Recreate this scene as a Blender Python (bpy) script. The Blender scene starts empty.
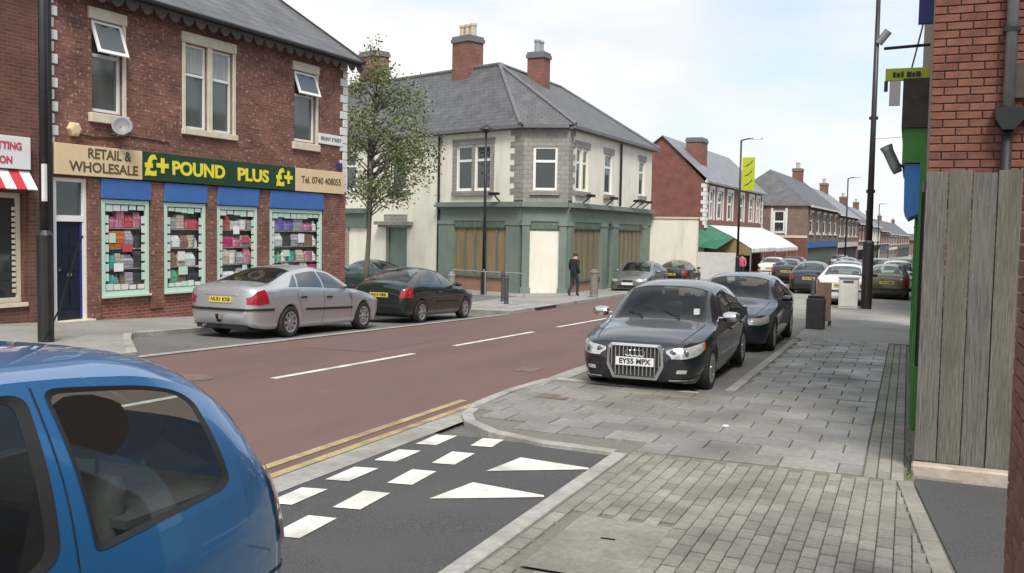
import bpy, bmesh, math, random
from mathutils import Vector, Matrix
rnd = random.Random(7)
SC = bpy.context.scene
COL = SC.collection
R = math.radians
# ---------------------------------------------------------------- camera, sky, sun, exposure
cam_d = bpy.data.cameras.new('camera'); cam = bpy.data.objects.new('camera', cam_d); COL.objects.link(cam)
cam_d.sensor_width = 36; cam_d.lens = 950 / 1024 * 36; cam_d.clip_end = 3000; cam_d.clip_start = .05
cam.matrix_world = Matrix.Translation((0, 0, 2.0)) @ Matrix.Rotation(R(22.593), 4, 'Z') @ Matrix.Rotation(R(90 - 3.424), 4, 'X') @ Matrix.Rotation(R(1.06), 4, 'Z')
SC.camera = cam
SUN_EL, SUN_AZ = 54.0, 150.0        # azimuth measured from +Y towards +X
world = bpy.data.worlds.new('World'); SC.world = world; world.use_nodes = True
nt = world.node_tree; nt.nodes.clear()
wo = nt.nodes.new('ShaderNodeOutputWorld'); bg = nt.nodes.new('ShaderNodeBackground')
sky = nt.nodes.new('ShaderNodeTexSky'); sky.sky_type = 'NISHITA'; sky.sun_disc = False
sky.sun_elevation = R(SUN_EL); sky.sun_rotation = R(SUN_AZ); sky.air_density = 1.0; sky.dust_density = 2.0; sky.ozone_density = 2.0
tc = nt.nodes.new('ShaderNodeTexCoord'); mp = nt.nodes.new('ShaderNodeMapping'); mp.inputs['Scale'].default_value = (1.1, 1.1, 3.4); mp.inputs['Location'].default_value = (.35, .1, .4)
n1 = nt.nodes.new('ShaderNodeTexNoise'); n1.inputs['Scale'].default_value = 1.5; n1.inputs['Detail'].default_value = 7; n1.inputs['Roughness'].default_value = .52
n2 = nt.nodes.new('ShaderNodeTexNoise'); n2.inputs['Scale'].default_value = 3.1; n2.inputs['Detail'].default_value = 6
rp = nt.nodes.new('ShaderNodeValToRGB'); rp.color_ramp.elements[0].position = .36; rp.color_ramp.elements[1].position = .56
rc = nt.nodes.new('ShaderNodeValToRGB'); rc.color_ramp.elements[0].position = .3; rc.color_ramp.elements[1].position = .7
rc.color_ramp.elements[0].color = (5.9, 6.1, 6.35, 1); rc.color_ramp.elements[1].color = (7.7, 7.65, 7.6, 1)
ad = nt.nodes.new('ShaderNodeMix'); ad.data_type = 'RGBA'; ad.blend_type = 'ADD'; ad.inputs[0].default_value = 1.0
ad.inputs[7].default_value = (1.7, 2.2, 2.5, 1)
mx = nt.nodes.new('ShaderNodeMix'); mx.data_type = 'RGBA'
nt.links.new(tc.outputs['Generated'], mp.inputs['Vector'])
nt.links.new(mp.outputs['Vector'], n1.inputs['Vector']); nt.links.new(mp.outputs['Vector'], n2.inputs['Vector'])
nt.links.new(n1.outputs['Fac'], rp.inputs['Fac']); nt.links.new(n2.outputs['Fac'], rc.inputs['Fac'])
nt.links.new(sky.outputs['Color'], ad.inputs[6])
nt.links.new(rp.outputs['Color'], mx.inputs[0]); nt.links.new(ad.outputs[2], mx.inputs[6]); nt.links.new(rc.outputs['Color'], mx.inputs[7])
nt.links.new(mx.outputs[2], bg.inputs['Color']); bg.inputs['Strength'].default_value = .1
nt.links.new(bg.outputs[0], wo.inputs[0])
sl = bpy.data.lights.new('sun', 'SUN'); sl.energy = 2.7; sl.angle = R(20); sl.color = (1, .95, .88)
so = bpy.data.objects.new('sun', sl); COL.objects.link(so)
az, el = R(SUN_AZ), R(SUN_EL)
sd = Vector((math.sin(az) * math.cos(el), math.cos(az) * math.cos(el), math.sin(el)))
so.rotation_euler = (-sd).to_track_quat('-Z', 'Y').to_euler(); so.location = sd * 60
SC.view_settings.view_transform = 'Standard'; SC.view_settings.look = 'None'; SC.view_settings.exposure = 0.55; SC.view_settings.gamma = 1.0
SC.view_settings.use_curve_mapping = False
SC.cycles.max_bounces = 6; SC.cycles.transparent_max_bounces = 12

# ---------------------------------------------------------------- ground height
def g(x, y):
    k = min(max((-x - 5) / 10, 0), 1.1)
    return -.0125 * y - .03 * k * (min(max(y, 6), 26) - 14)
SLOPE = math.atan(.0125)
# ---------------------------------------------------------------- materials
MATS = {}
def _n(nt, t): return nt.nodes.new('ShaderNode' + t)
def new_mat(name):
    m = bpy.data.materials.new(name); m.use_nodes = True
    MATS[name] = m
    return m, m.node_tree, m.node_tree.nodes['Principled BSDF']
def mat(name, c, rough=.8, c2=None, scale=4, detail=5, bump=0, bscale=None, metal=0, spec=.5, coat=0, lo=.35, hi=.65, stretch=None, c3=None, s3=.6, rvar=0, ior=None, uv=False, wp=False, orand=0, st3=None, rr3=None, r3=(.45, .7)):
    rr3 = r3
    m, t, b = new_mat(name); L = t.links.new
    b.inputs['Base Color'].default_value = (*c, 1); b.inputs['Roughness'].default_value = rough
    b.inputs['Metallic'].default_value = metal; b.inputs['Specular IOR Level'].default_value = spec
    b.inputs['Coat Weight'].default_value = coat
    if ior: b.inputs['IOR'].default_value = ior
    tc = _n(t, 'TexCoord'); src = tc.outputs['UV' if uv else 'Object']
    if stretch:
        mpn = _n(t, 'Mapping'); mpn.inputs['Scale'].default_value = stretch; L(src, mpn.inputs['Vector']); src = mpn.outputs[0]
    if c2:
        n = _n(t, 'TexNoise'); n.inputs['Scale'].default_value = scale; n.inputs['Detail'].default_value = detail; n.inputs['Roughness'].default_value = .6
        L(src, n.inputs['Vector'])
        r = _n(t, 'ValToRGB'); r.color_ramp.elements[0].position = lo; r.color_ramp.elements[1].position = hi
        r.color_ramp.elements[0].color = (*c, 1); r.color_ramp.elements[1].color = (*c2, 1); L(n.outputs['Fac'], r.inputs['Fac'])
        out = r.outputs['Color']
        if c3:
            n3 = _n(t, 'TexNoise'); n3.inputs['Scale'].default_value = s3; n3.inputs['Detail'].default_value = 4; src3 = _n(t, 'NewGeometry').outputs['Position'] if wp else src
            if st3: mp3 = _n(t, 'Mapping'); mp3.inputs['Scale'].default_value = st3; L(src3, mp3.inputs['Vector']); src3 = mp3.outputs[0]
            L(src3, n3.inputs['Vector'])
            r3 = _n(t, 'ValToRGB'); r3.color_ramp.elements[0].position = rr3[0]; r3.color_ramp.elements[1].position = rr3[1]; L(n3.outputs['Fac'], r3.inputs['Fac'])
            mxx = _n(t, 'Mix'); mxx.data_type = 'RGBA'; L(r3.outputs['Color'], mxx.inputs[0]); L(out, mxx.inputs[6]); mxx.inputs[7].default_value = (*c3, 1); out = mxx.outputs[2]
        if orand:
            oi = _n(t, 'ObjectInfo'); mo = _n(t, 'MapRange'); mo.inputs['To Min'].default_value = 1 - orand; mo.inputs['To Max'].default_value = 1 + orand; L(oi.outputs['Random'], mo.inputs['Value'])
            hv = _n(t, 'HueSaturation'); L(mo.outputs[0], hv.inputs['Value']); L(out, hv.inputs['Color']); out = hv.outputs[0]
        L(out, b.inputs['Base Color'])
        if rvar:
            mr = _n(t, 'MapRange'); mr.inputs['From Min'].default_value = .3; mr.inputs['From Max'].default_value = .7
            mr.inputs['To Min'].default_value = rough - rvar; mr.inputs['To Max'].default_value = rough + rvar
            nr = _n(t, 'TexNoise'); nr.inputs['Scale'].default_value = 1.1; nr.inputs['Detail'].default_value = 5; L(_n(t, 'NewGeometry').outputs['Position'] if wp else src, nr.inputs['Vector'])
            L(nr.outputs['Fac'], mr.inputs['Value']); L(mr.outputs[0], b.inputs['Roughness'])
    if bump:
        nb = _n(t, 'TexNoise'); nb.inputs['Scale'].default_value = bscale or scale * 3; nb.inputs['Detail'].default_value = 4; L(src, nb.inputs['Vector'])
        bp = _n(t, 'Bump'); bp.inputs['Strength'].default_value = bump; bp.inputs['Distance'].default_value = .01
        L(nb.outputs['Fac'], bp.inputs['Height']); L(bp.outputs[0], b.inputs['Normal'])
    return m
def brickmat(name, c1, c2, mortar, bw=.225, bh=.075, ms=.01, rough=.85, speck=None, bump=.5, noise=.5, off=.5):
    m, t, b = new_mat(name); L = t.links.new
    tc = _n(t, 'TexCoord'); br = _n(t, 'TexBrick'); br.inputs['Scale'].default_value = 1
    br.inputs['Brick Width'].default_value = bw; br.inputs['Row Height'].default_value = bh; br.inputs['Mortar Size'].default_value = ms
    br.inputs['Mortar Smooth'].default_value = .2; br.offset = off
    br.inputs['Color1'].default_value = (*c1, 1); br.inputs['Color2'].default_value = (*c2, 1); br.inputs['Mortar'].default_value = (*mortar, 1)
    L(tc.outputs['UV'], br.inputs['Vector'])
    n = _n(t, 'TexNoise'); n.inputs['Scale'].default_value = 1.6; n.inputs['Detail'].default_value = 6; L(tc.outputs['UV'], n.inputs['Vector'])
    r = _n(t, 'ValToRGB'); r.color_ramp.elements[0].position = .3; r.color_ramp.elements[1].position = .72
    r.color_ramp.elements[0].color = (1 - noise * .6,) * 3 + (1,); r.color_ramp.elements[1].color = (1 + noise * .35,) * 3 + (1,)
    L(n.outputs['Fac'], r.inputs['Fac'])
    mu = _n(t, 'Mix'); mu.data_type = 'RGBA'; mu.blend_type = 'MULTIPLY'; mu.inputs[0].default_value = 1
    L(br.outputs['Color'], mu.inputs[6]); L(r.outputs['Color'], mu.inputs[7]); out = mu.outputs[2]
    if speck:
        ns = _n(t, 'TexNoise'); ns.inputs['Scale'].default_value = 11; ns.inputs['Detail'].default_value = 2; L(tc.outputs['UV'], ns.inputs['Vector'])
        rs = _n(t, 'ValToRGB'); rs.color_ramp.elements[0].position = .6; rs.color_ramp.elements[1].position = .7; L(ns.outputs['Fac'], rs.inputs['Fac'])
        mm = _n(t, 'Mix'); mm.data_type = 'RGBA'; L(rs.outputs['Color'], mm.inputs[0]); L(out, mm.inputs[6]); mm.inputs[7].default_value = (*speck, 1); out = mm.outputs[2]
    L(out, b.inputs['Base Color']); b.inputs['Roughness'].default_value = rough
    bp = _n(t, 'Bump'); bp.inputs['Strength'].default_value = bump; bp.inputs['Distance'].default_value = .008; bp.invert = True
    L(br.outputs['Fac'], bp.inputs['Height']); L(bp.outputs[0], b.inputs['Normal'])
    return m
def glassmat(name, tint=(.8, .85, .83), gloss=.03, ior=1.5, reflect_haze=0):
    m, t, b = new_mat(name); L = t.links.new; t.nodes.remove(b)
    o = t.nodes['Material Output']; tr = _n(t, 'BsdfTransparent'); gl = _n(t, 'BsdfGlossy'); mxs = _n(t, 'MixShader'); fr = _n(t, 'Fresnel')
    tr.inputs['Color'].default_value = (*tint, 1); gl.inputs['Roughness'].default_value = gloss; ge = _n(t, 'NewGeometry'); mr = _n(t, 'MapRange'); mr.inputs['To Min'].default_value = ior; mr.inputs['To Max'].default_value = 1 / ior; L(ge.outputs['Backfacing'], mr.inputs['Value']); L(mr.outputs[0], fr.inputs['IOR'])   # thin sheet: same from both sides
    L(fr.outputs[0], mxs.inputs[0]); L(tr.outputs[0], mxs.inputs[1]); L(gl.outputs[0], mxs.inputs[2]); L(mxs.outputs[0], o.inputs[0])
    if reflect_haze:  # pale diffuse mixed in paints a hazy sky reflection onto the glass
        df = _n(t, 'BsdfDiffuse'); df.inputs['Color'].default_value = (.5, .52, .5, 1); m2 = _n(t, 'MixShader'); m2.inputs[0].default_value = reflect_haze
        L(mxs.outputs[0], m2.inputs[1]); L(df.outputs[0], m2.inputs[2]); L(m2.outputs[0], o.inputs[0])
    return m
M = MATS
mat('ground', (.09, .09, .088), .9, (.14, .135, .125), 2, bump=.3)
mat('road', (.112, .062, .054), .85, (.18, .106, .093), 60, 3, bump=.45, bscale=150, lo=.3, hi=.7, c3=(.108, .07, .063), s3=1.1, wp=True, st3=(1.0, .25, 1), r3=(.42, .85))
mat('road_patch', (.1, .06, .058), .85, (.165, .1, .096), 60, 3, bump=.4, bscale=140)
mat('asphalt', (.032, .032, .034), .75, (.095, .095, .096), 85, 3, bump=.8, bscale=150, c3=(.075, .074, .073), s3=1.3, wp=True, r3=(.42, .72))
mat('bay_pale', (.15, .147, .138), .85, (.21, .206, .19), 40, 3, bump=.4, bscale=100, c3=(.13, .126, .115), s3=.6)
mat('bay_asphalt', (.11, .11, .108), .85, (.16, .158, .15), 60, 3, bump=.4, bscale=120, c3=(.1, .098, .094), s3=.6)
mat('concrete', (.24, .232, .21), .85, (.33, .32, .29), 9, bump=.3, c3=(.2, .19, .17), s3=1.5)
mat('kerb', (.27, .262, .24), .8, (.38, .37, .34), 12, bump=.3, c3=(.22, .21, .19), s3=2)
for nm_, k_ in (('paver', 1.0), ('paver_b', .9), ('paver_c', 1.1)):
    mat(nm_, (.21 * k_, .196 * k_, .163 * k_), .8, (.3 * k_, .284 * k_, .24 * k_), 22, bump=.45, bscale=110, c3=(.155, .146, .122), s3=1.3, wp=True, orand=.14, r3=(.4, .72))
for nm_, k_ in (('slab', 1.0), ('slab_b', .9), ('slab_c', 1.1)):
    mat(nm_, (.178 * k_, .168 * k_, .146 * k_), .52, (.255 * k_, .243 * k_, .216 * k_), 12, bump=.3, bscale=80, rvar=.2, spec=.5, c3=(.125, .118, .1), s3=.9, wp=True, orand=.12, r3=(.42, .7))
mat('joint', (.135, .128, .107), .95, (.18, .17, .142), 20)
mat('joint_light', (.12, .115, .1), .95, (.17, .16, .14), 20)
mat('far_pave', (.24, .232, .21), .7, (.31, .3, .275), 6, bump=.15, c3=(.19, .185, .17), s3=.5)
mat('white_paint', (.5, .49, .43), .8, (.68, .67, .6), 18, lo=.3, hi=.5, bump=.3, c3=(.4, .39, .35), s3=3)
mat('yellow_paint', (.3, .235, .11), .8, (.43, .345, .18), 16, bump=.2, c3=(.2, .15, .1), s3=3)
brickmat('brick_left', (.245, .096, .066), (.15, .058, .042), (.19, .125, .098), speck=(.42, .26, .2), noise=.7)
brickmat('brick_salon', (.17, .06, .04), (.115, .042, .03), (.14, .09, .07), ms=.012, noise=.5)
brickmat('brick_low', (.27, .075, .05), (.2, .055, .04), (.26, .19, .16), noise=.45)
brickmat('brick_red', (.215, .078, .058), (.17, .06, .046), (.2, .1, .08), ms=.008, noise=.4)
brickmat('brick_far', (.23, .09, .06), (.17, .065, .048), (.22, .14, .11), noise=.4)
brickmat('brick_tan', (.22, .15, .115), (.17, .115, .09), (.2, .15, .125), noise=.4)
brickmat('brick_right', (.165, .065, .042), (.12, .046, .033), (.24, .18, .145))
brickmat('stone_grey', (.31, .3, .265), (.265, .255, .228), (.22, .21, .19), bw=.4, bh=.2, ms=.02, noise=.3)
brickmat('slate', (.12, .121, .125), (.1, .101, .105), (.06, .06, .063), bw=.3, bh=.22, ms=.012, rough=.6, noise=.5, bump=.6)
brickmat('slate_light', (.24, .243, .255), (.2, .203, .213), (.13, .13, .14), bw=.3, bh=.22, ms=.012, rough=.5, noise=.45, bump=.6)
brickmat('slate_brown', (.12, .1, .085), (.1, .083, .07), (.06, .052, .045), bw=.3, bh=.22, ms=.012, rough=.65, noise=.4, bump=.6)
mat('brick_a', (.19, .066, .042), .85, (.115, .042, .03), 9, bump=.6, bscale=60)
mat('brick_b', (.145, .054, .037), .85, (.2, .08, .05), 8, bump=.6, bscale=60)
mat('brick_c', (.225, .09, .056), .85, (.16, .06, .04), 8, bump=.6, bscale=60)
mat('mortar', (.2, .15, .12), .95, (.27, .205, .165), 20, bump=.5)
mat('cream', (.73, .7, .585), .85, (.79, .76, .65), 1.2, bump=.2, bscale=40, c3=(.61, .58, .48), s3=2.2, wp=True, st3=(1.4, 1.4, .16), r3=(.52, .78))
mat('cream_stone', (.56, .5, .37), .8, (.64, .58, .45), 5, bump=.15)
mat('pub_green', (.15, .195, .16), .6, (.175, .222, .185), 2, c3=(.13, .17, .14))
mat('pub_green_dark', (.09, .13, .105), .6, (.115, .16, .13), 3)
mat('board', (.21, .15, .08), .75, (.27, .2, .115), 3, stretch=(6, 6, .4)); mat('board_b', (.18, .13, .07), .75, (.27, .2, .11), 3, stretch=(6, 6, .4))
mat('terracotta', (.25, .135, .09), .8, (.3, .17, .12), 4)
mat('white_upvc', (.78, .78, .76), .4)
mat('dirty_white', (.62, .61, .57), .6, (.7, .69, .66), 5)
mat('glass_dark', (.028, .034, .033), .04, spec=.8, ior=1.6)
mat('glass_mid', (.075, .085, .08), .06, spec=.8, ior=1.6)
mat('curtain', (.42, .43, .4), .9, (.32, .33, .3), 3, stretch=(8, 8, .3))
mat('sign_cream', (.66, .5, .3), .55, (.7, .54, .33), 1.5)
mat('sign_green', (.012, .045, .018), .4, (.016, .055, .022), 2)
mat('sign_yellow', (.75, .66, .05), .5)
mat('sign_brown', (.1, .075, .03), .6)
mat('sign_white', (.74, .74, .72), .5, (.68, .68, .66), 2)
mat('sign_red', (.5, .03, .05), .5)
mat('sign_pink', (.5, .06, .1), .5)
mat('sign_black', (.03, .03, .035), .6)
mat('shutter_blue', (.045, .13, .36), .5, (.05, .145, .4), 3)
mat('door_blue', (.01, .013, .03), .35)
mat('door_edge_blue', (.02, .03, .16), .5)
mat('mint', (.5, .66, .55), .5)
mat('black_metal', (.012, .012, .013), .4, (.018, .018, .018), 8, metal=.2)
mat('lamp_black', (.014, .013, .013), .45, (.022, .02, .019), 6)
mat('grey_metal', (.24, .25, .26), .45, (.3, .31, .31), 6, metal=.6)
mat('galv', (.3, .31, .31), .5, (.36, .37, .37), 9, metal=.5)
mat('dish_grey', (.2, .205, .21), .5)
mat('cabinet', (.5, .49, .46), .6, (.56, .55, .52), 4)
mat('bin_dark', (.05, .052, .05), .6, (.07, .072, .068), 6)
mat('tan', (.34, .2, .14), .7, (.4, .25, .18), 4)
mat('bark', (.1, .085, .065), .9, (.17, .15, .12), 9, bump=.6, stretch=(4, 4, 1))
mat('leaf_a', (.12, .155, .05), .6); mat('leaf_b', (.165, .19, .075), .6); mat('leaf_c', (.085, .112, .038), .6); mat('weed', (.06, .1, .02), .7, (.1, .13, .03), 9)
mat('lead', (.12, .12, .125), .6, (.16, .16, .165), 5)
mat('chimney_pot', (.42, .36, .25), .8, (.5, .44, .32), 6)
mat('pot_grey', (.3, .3, .3), .8)
mat('fence_wood', (.085, .075, .06), .88, (.19, .17, .14), 11, 8, bump=.7, bscale=26, stretch=(11, 11, .45), c3=(.07, .078, .04), s3=1.2, wp=True, st3=(3, 3, .55), orand=.16, r3=(.5, .75))
mat('fence_wood_b', (.075, .07, .06), .88, (.165, .155, .135), 11, 8, bump=.7, bscale=26, stretch=(11, 11, .45), c3=(.15, .142, .12), s3=1.2, wp=True, st3=(3, 3, .55), orand=.16, r3=(.5, .75))
mat('plinth', (.32, .25, .19), .85, (.46, .4, .33), 6, bump=.4)
mat('shop_green', (.045, .2, .03), .5, (.06, .24, .04), 3)
mat('shop_blue', (.05, .2, .55), .5, (.06, .23, .6), 3)
mat('shop_dark', (.035, .03, .024), .7, (.06, .05, .04), 8)
mat('lime', (.42, .48, .02), .5)
mat('tarp_green', (.015, .1, .055), .6, (.025, .14, .075), 3)
mat('canvas_white', (.62, .63, .62), .75, (.7, .71, .7), 3, c3=(.52, .53, .52), s3=1)
mat('canvas_olive', (.2, .16, .05), .8, (.26, .21, .08), 3)
mat('skin', (.45, .26, .19), .6); mat('hair', (.09, .06, .04), .8)
mat('cloth_black', (.012, .012, .014), .85, (.02, .02, .022), 10); mat('cloth_dark', (.03, .028, .03), .9); mat('cloth_pink', (.5, .12, .17), .85); mat('cloth_red', (.35, .03, .04), .85)
# car materials
mat('paint_blue', (.02, .145, .36), .34, metal=.4, coat=1, spec=.5); M['paint_blue'].node_tree.nodes['Principled BSDF'].inputs['Coat Roughness'].default_value = .04
mat('paint_navy', (.008, .009, .016), .3, metal=.2, coat=1); mat('paint_navy2', (.016, .019, .038), .35, metal=.4, coat=1)
mat('paint_silver', (.56, .57, .58), .36, metal=.75, coat=.7); mat('paint_green', (.008, .018, .015), .3, metal=.3, coat=1)
mat('paint_teal', (.01, .05, .042), .3, metal=.3, coat=1); mat('paint_white', (.72, .72, .68), .35, coat=.8); mat('paint_black', (.008, .008, .009), .3, coat=1)
mat('paint_grey', (.2, .205, .21), .35, metal=.6, coat=.8); mat('paint_red', (.3, .015, .02), .35, coat=.8); mat('paint_plum', (.07, .05, .075), .35, metal=.4, coat=.8); mat('paint_olive', (.06, .055, .03), .35, coat=.8)
for k in [k for k in M if k.startswith('paint_') and k != 'paint_blue']: M[k].node_tree.nodes['Principled BSDF'].inputs['Coat Roughness'].default_value = .06
mat('car_glass', (.035, .043, .042), .03, spec=1, ior=1.7)
glassmat('shop_glass', (.98, 1, .99), ior=1.35); glassmat('tint_glass', (.7, .77, .74), ior=1.5, reflect_haze=.02)
mat('tyre', (.013, .013, .013), .85, (.022, .022, .021), 12); mat('rim', (.42, .42, .42), .35, (.5, .5, .5), 10, metal=.8)
mat('trim_black', (.014, .014, .015), .6); mat('chrome', (.72, .72, .72), .15, metal=1)
mat('lamp_glass', (.42, .43, .42), .08, (.6, .6, .58), 18, coat=1, metal=.4); mat('tail_red', (.3, .012, .018), .15, coat=1); mat('amber', (.5, .14, .03), .2, coat=1)
mat('plate_white', (.72, .72, .7), .5); mat('plate_yellow', (.6, .48, .06), .5); mat('plate_text', (.02, .02, .02), .6)
mat('seat', (.05, .05, .053), .9, (.075, .075, .078), 20); mat('headrest', (.012, .012, .013), .9); mat('iron', (.13, .085, .065), .7, (.17, .12, .095), 8); mat('bollard_brown', (.17, .15, .13), .8, (.22, .195, .17), 6)

# ---------------------------------------------------------------- mesh helpers
ROOT = {}
def frame(px, py, deg, z=0): return Matrix.Translation((px, py, z)) @ Matrix.Rotation(R(deg), 4, 'Z')
class MB:
    def __init__(s, F=None): s.v = []; s.f = []; s.uv = []; s.mi = []; s.F = F; s.cur = 0
    def add(s, vs, fs):
        o = len(s.v); vs = [Vector(v) for v in vs]
        for f in fs:
            p = [vs[i] for i in f]
            n = Vector((0, 0, 0))
            for i in range(len(p)):
                a, b = p[i], p[(i + 1) % len(p)]
                n += Vector(((a.y - b.y) * (a.z + b.z), (a.z - b.z) * (a.x + b.x), (a.x - b.x) * (a.y + b.y)))
            ax, ay, azz = abs(n.x), abs(n.y), abs(n.z)
            if azz > ax * 1.8 and azz > ay * 1.8: s.uv.append([(q.x, q.y) for q in p])
            elif ay >= ax: s.uv.append([(q.x, q.z) for q in p])
            else: s.uv.append([(q.y, q.z) for q in p])
            s.f.append([i + o for i in f]); s.mi.append(s.cur)
        s.v += vs; return s
    def box(s, x0, x1, y0, y1, z0, z1):
        return s.add([(x0, y0, z0), (x1, y0, z0), (x1, y1, z0), (x0, y1, z0), (x0, y0, z1), (x1, y0, z1), (x1, y1, z1), (x0, y1, z1)],
                     [(3, 2, 1, 0), (4, 5, 6, 7), (0, 1, 5, 4), (1, 2, 6, 5), (2, 3, 7, 6), (3, 0, 4, 7)])
    def bar(s, a, b, w, h=None):      # square bar between two points
        a, b = Vector(a), Vector(b); d = (b - a).normalized(); h = h or w
        u = d.cross(Vector((0, 0, 1)));  u = u.normalized() if u.length > 1e-4 else Vector((1, 0, 0)); q = u.cross(d)
        vs = [p + u * (w / 2 * i) + q * (h / 2 * j) for p in (a, b) for i, j in ((-1, -1), (1, -1), (1, 1), (-1, 1))]
        return s.add(vs, [(0, 1, 2, 3), (7, 6, 5, 4), (0, 4, 5, 1), (1, 5, 6, 2), (2, 6, 7, 3), (3, 7, 4, 0)])
    def tube(s, pts, rads, n=8, cap=True):
        pts = [Vector(p) for p in pts]; vs = []; fs = []
        if not isinstance(rads, (list, tuple)): rads = [rads] * len(pts)
        for i, p in enumerate(pts):
            d = (pts[min(i + 1, len(pts) - 1)] - pts[max(i - 1, 0)]).normalized()
            u = d.cross(Vector((.13, .27, .95))) if abs(d.z) < .9 else d.cross(Vector((0, 1, 0)))
            u.normalize(); w = d.cross(u)
            for k in range(n):
                a = 2 * math.pi * k / n; vs.append(p + (u * math.cos(a) + w * math.sin(a)) * rads[i])
        for i in range(len(pts) - 1):
            for k in range(n):
                fs.append((i * n + k, i * n + (k + 1) % n, (i + 1) * n + (k + 1) % n, (i + 1) * n + k))
        if cap: fs.append(tuple(range(n))[::-1]); fs.append(tuple(range((len(pts) - 1) * n, len(pts) * n)))
        return s.add(vs, fs)
    def prism(s, poly, axis, a, b):   # poly of 2-tuples in the two other axes, extruded along axis from a to b
        def mk(p, t): return {'x': (t, p[0], p[1]), 'y': (p[0], t, p[1]), 'z': (p[0], p[1], t)}[axis]
        n = len(poly); vs = [mk(p, a) for p in poly] + [mk(p, b) for p in poly]
        fs = [tuple(range(n)), tuple(range(2 * n - 1, n - 1, -1))] + [(i, i + n, (i + 1) % n + n, (i + 1) % n) for i in range(n)]
        return s.add(vs, fs)
    def lathe(s, prof, axis='z', n=20, c=(0, 0, 0)):
        vs = []; fs = []; c = Vector(c)
        for r, h in prof:
            for k in range(n):
                a = 2 * math.pi * k / n; p, q = r * math.cos(a), r * math.sin(a)
                vs.append(c + Vector({'z': (p, q, h), 'y': (p, h, q), 'x': (h, p, q)}[axis]))
        for i in range(len(prof) - 1):
            for k in range(n): fs.append((i * n + k, i * n + (k + 1) % n, (i + 1) * n + (k + 1) % n, (i + 1) * n + k))
        return s.add(vs, fs)
    def build(s, name, m, parent=None, smooth=False, local=False, kind=None, bevel=0, fixn=True):
        F = s.F; off = Vector((0, 0, 0)) if (local or parent is None) else ROOT.get(parent.name, Vector((0, 0, 0)))
        vs = [((F @ v) if F else v) - off for v in s.v]
        me = bpy.data.meshes.new(name); me.from_pydata(vs, [], s.f)
        ul = me.uv_layers.new(name='UVMap'); k = 0
        flat = [c for f in s.uv for q in f for c in q]; ul.data.foreach_set('uv', flat)
        ms = m if isinstance(m, (list, tuple)) else [m]
        for q in ms: me.materials.append(M[q] if isinstance(q, str) else q)
        if len(ms) > 1: me.polygons.foreach_set('material_index', s.mi)
        if fixn or bevel:
            bm = bmesh.new(); bm.from_mesh(me)
            if fixn: bmesh.ops.recalc_face_normals(bm, faces=bm.faces)
            if bevel: bmesh.ops.bevel(bm, geom=bm.edges[:], offset=bevel, segments=1, affect='EDGES')
            bm.to_mesh(me); bm.free()
        if smooth: me.polygons.foreach_set('use_smooth', [True] * len(me.polygons))
        o = bpy.data.objects.new(name, me); COL.objects.link(o)
        if parent: o.parent = parent; ROOT[o.name] = off
        if kind: o['kind'] = kind
        return o
def thing(name, label, cat, loc=(0, 0, 0), rotz=0, group=None, tilt=0):
    o = bpy.data.objects.new(name, None); COL.objects.link(o); o.location = loc; o.empty_display_size = .2
    o.rotation_euler = (tilt, 0, rotz); ROOT[o.name] = Vector(loc)
    return tag(o, label, cat, group)
def tag(o, label, cat, group=None):
    o['label'] = label; o['category'] = cat
    if group: o['group'] = group
    return o
def struct(o): o['kind'] = 'structure'; return o
def link_copy(o, parent=None, swap=None):
    c = o.copy(); COL.objects.link(c); c.parent = parent
    if swap and c.type == 'MESH':
        for i, sl_ in enumerate(c.material_slots):
            nm_ = sl_.material.name if sl_.material else None
            if nm_ in swap: sl_.link = 'OBJECT'; sl_.material = M[swap[nm_]]
    for ch in o.children: link_copy(ch, c, swap)
    return c
def dup(root, loc, rotz, label, group=None, swap=None, scale=None):
    c = link_copy(root, None, swap); c.location = loc; c.rotation_euler = (root.rotation_euler.x, 0, rotz); c['label'] = label
    if group: c['group'] = group
    if scale: c.scale = scale
    return c
def text(s, size, F, m, parent, name='lettering', align='CENTER', ext=.004, bold=0, sx=1, local=False):
    cu = bpy.data.curves.new(name, 'FONT'); cu.body = s; cu.size = size; cu.align_x = align; cu.align_y = 'CENTER'; cu.extrude = ext; cu.offset = bold; cu.resolution_u = 4
    o = bpy.data.objects.new('tmp_text', cu); COL.objects.link(o)
    bpy.context.view_layer.update(); dg = bpy.context.evaluated_depsgraph_get()
    me = bpy.data.meshes.new_from_object(o.evaluated_get(dg)); bpy.data.objects.remove(o)
    off = Vector((0, 0, 0)) if local else ROOT.get(parent.name, Vector((0, 0, 0)))
    T = Matrix.Translation(-off) @ F @ Matrix.Rotation(R(90), 4, 'X') @ Matrix.Diagonal((sx, 1, 1, 1))
    me.transform(T); me.name = name; me.materials.clear(); me.materials.append(M[m])
    ob = bpy.data.objects.new(name, me); COL.objects.link(ob); ob.parent = parent; ROOT[ob.name] = off
    return ob
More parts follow.
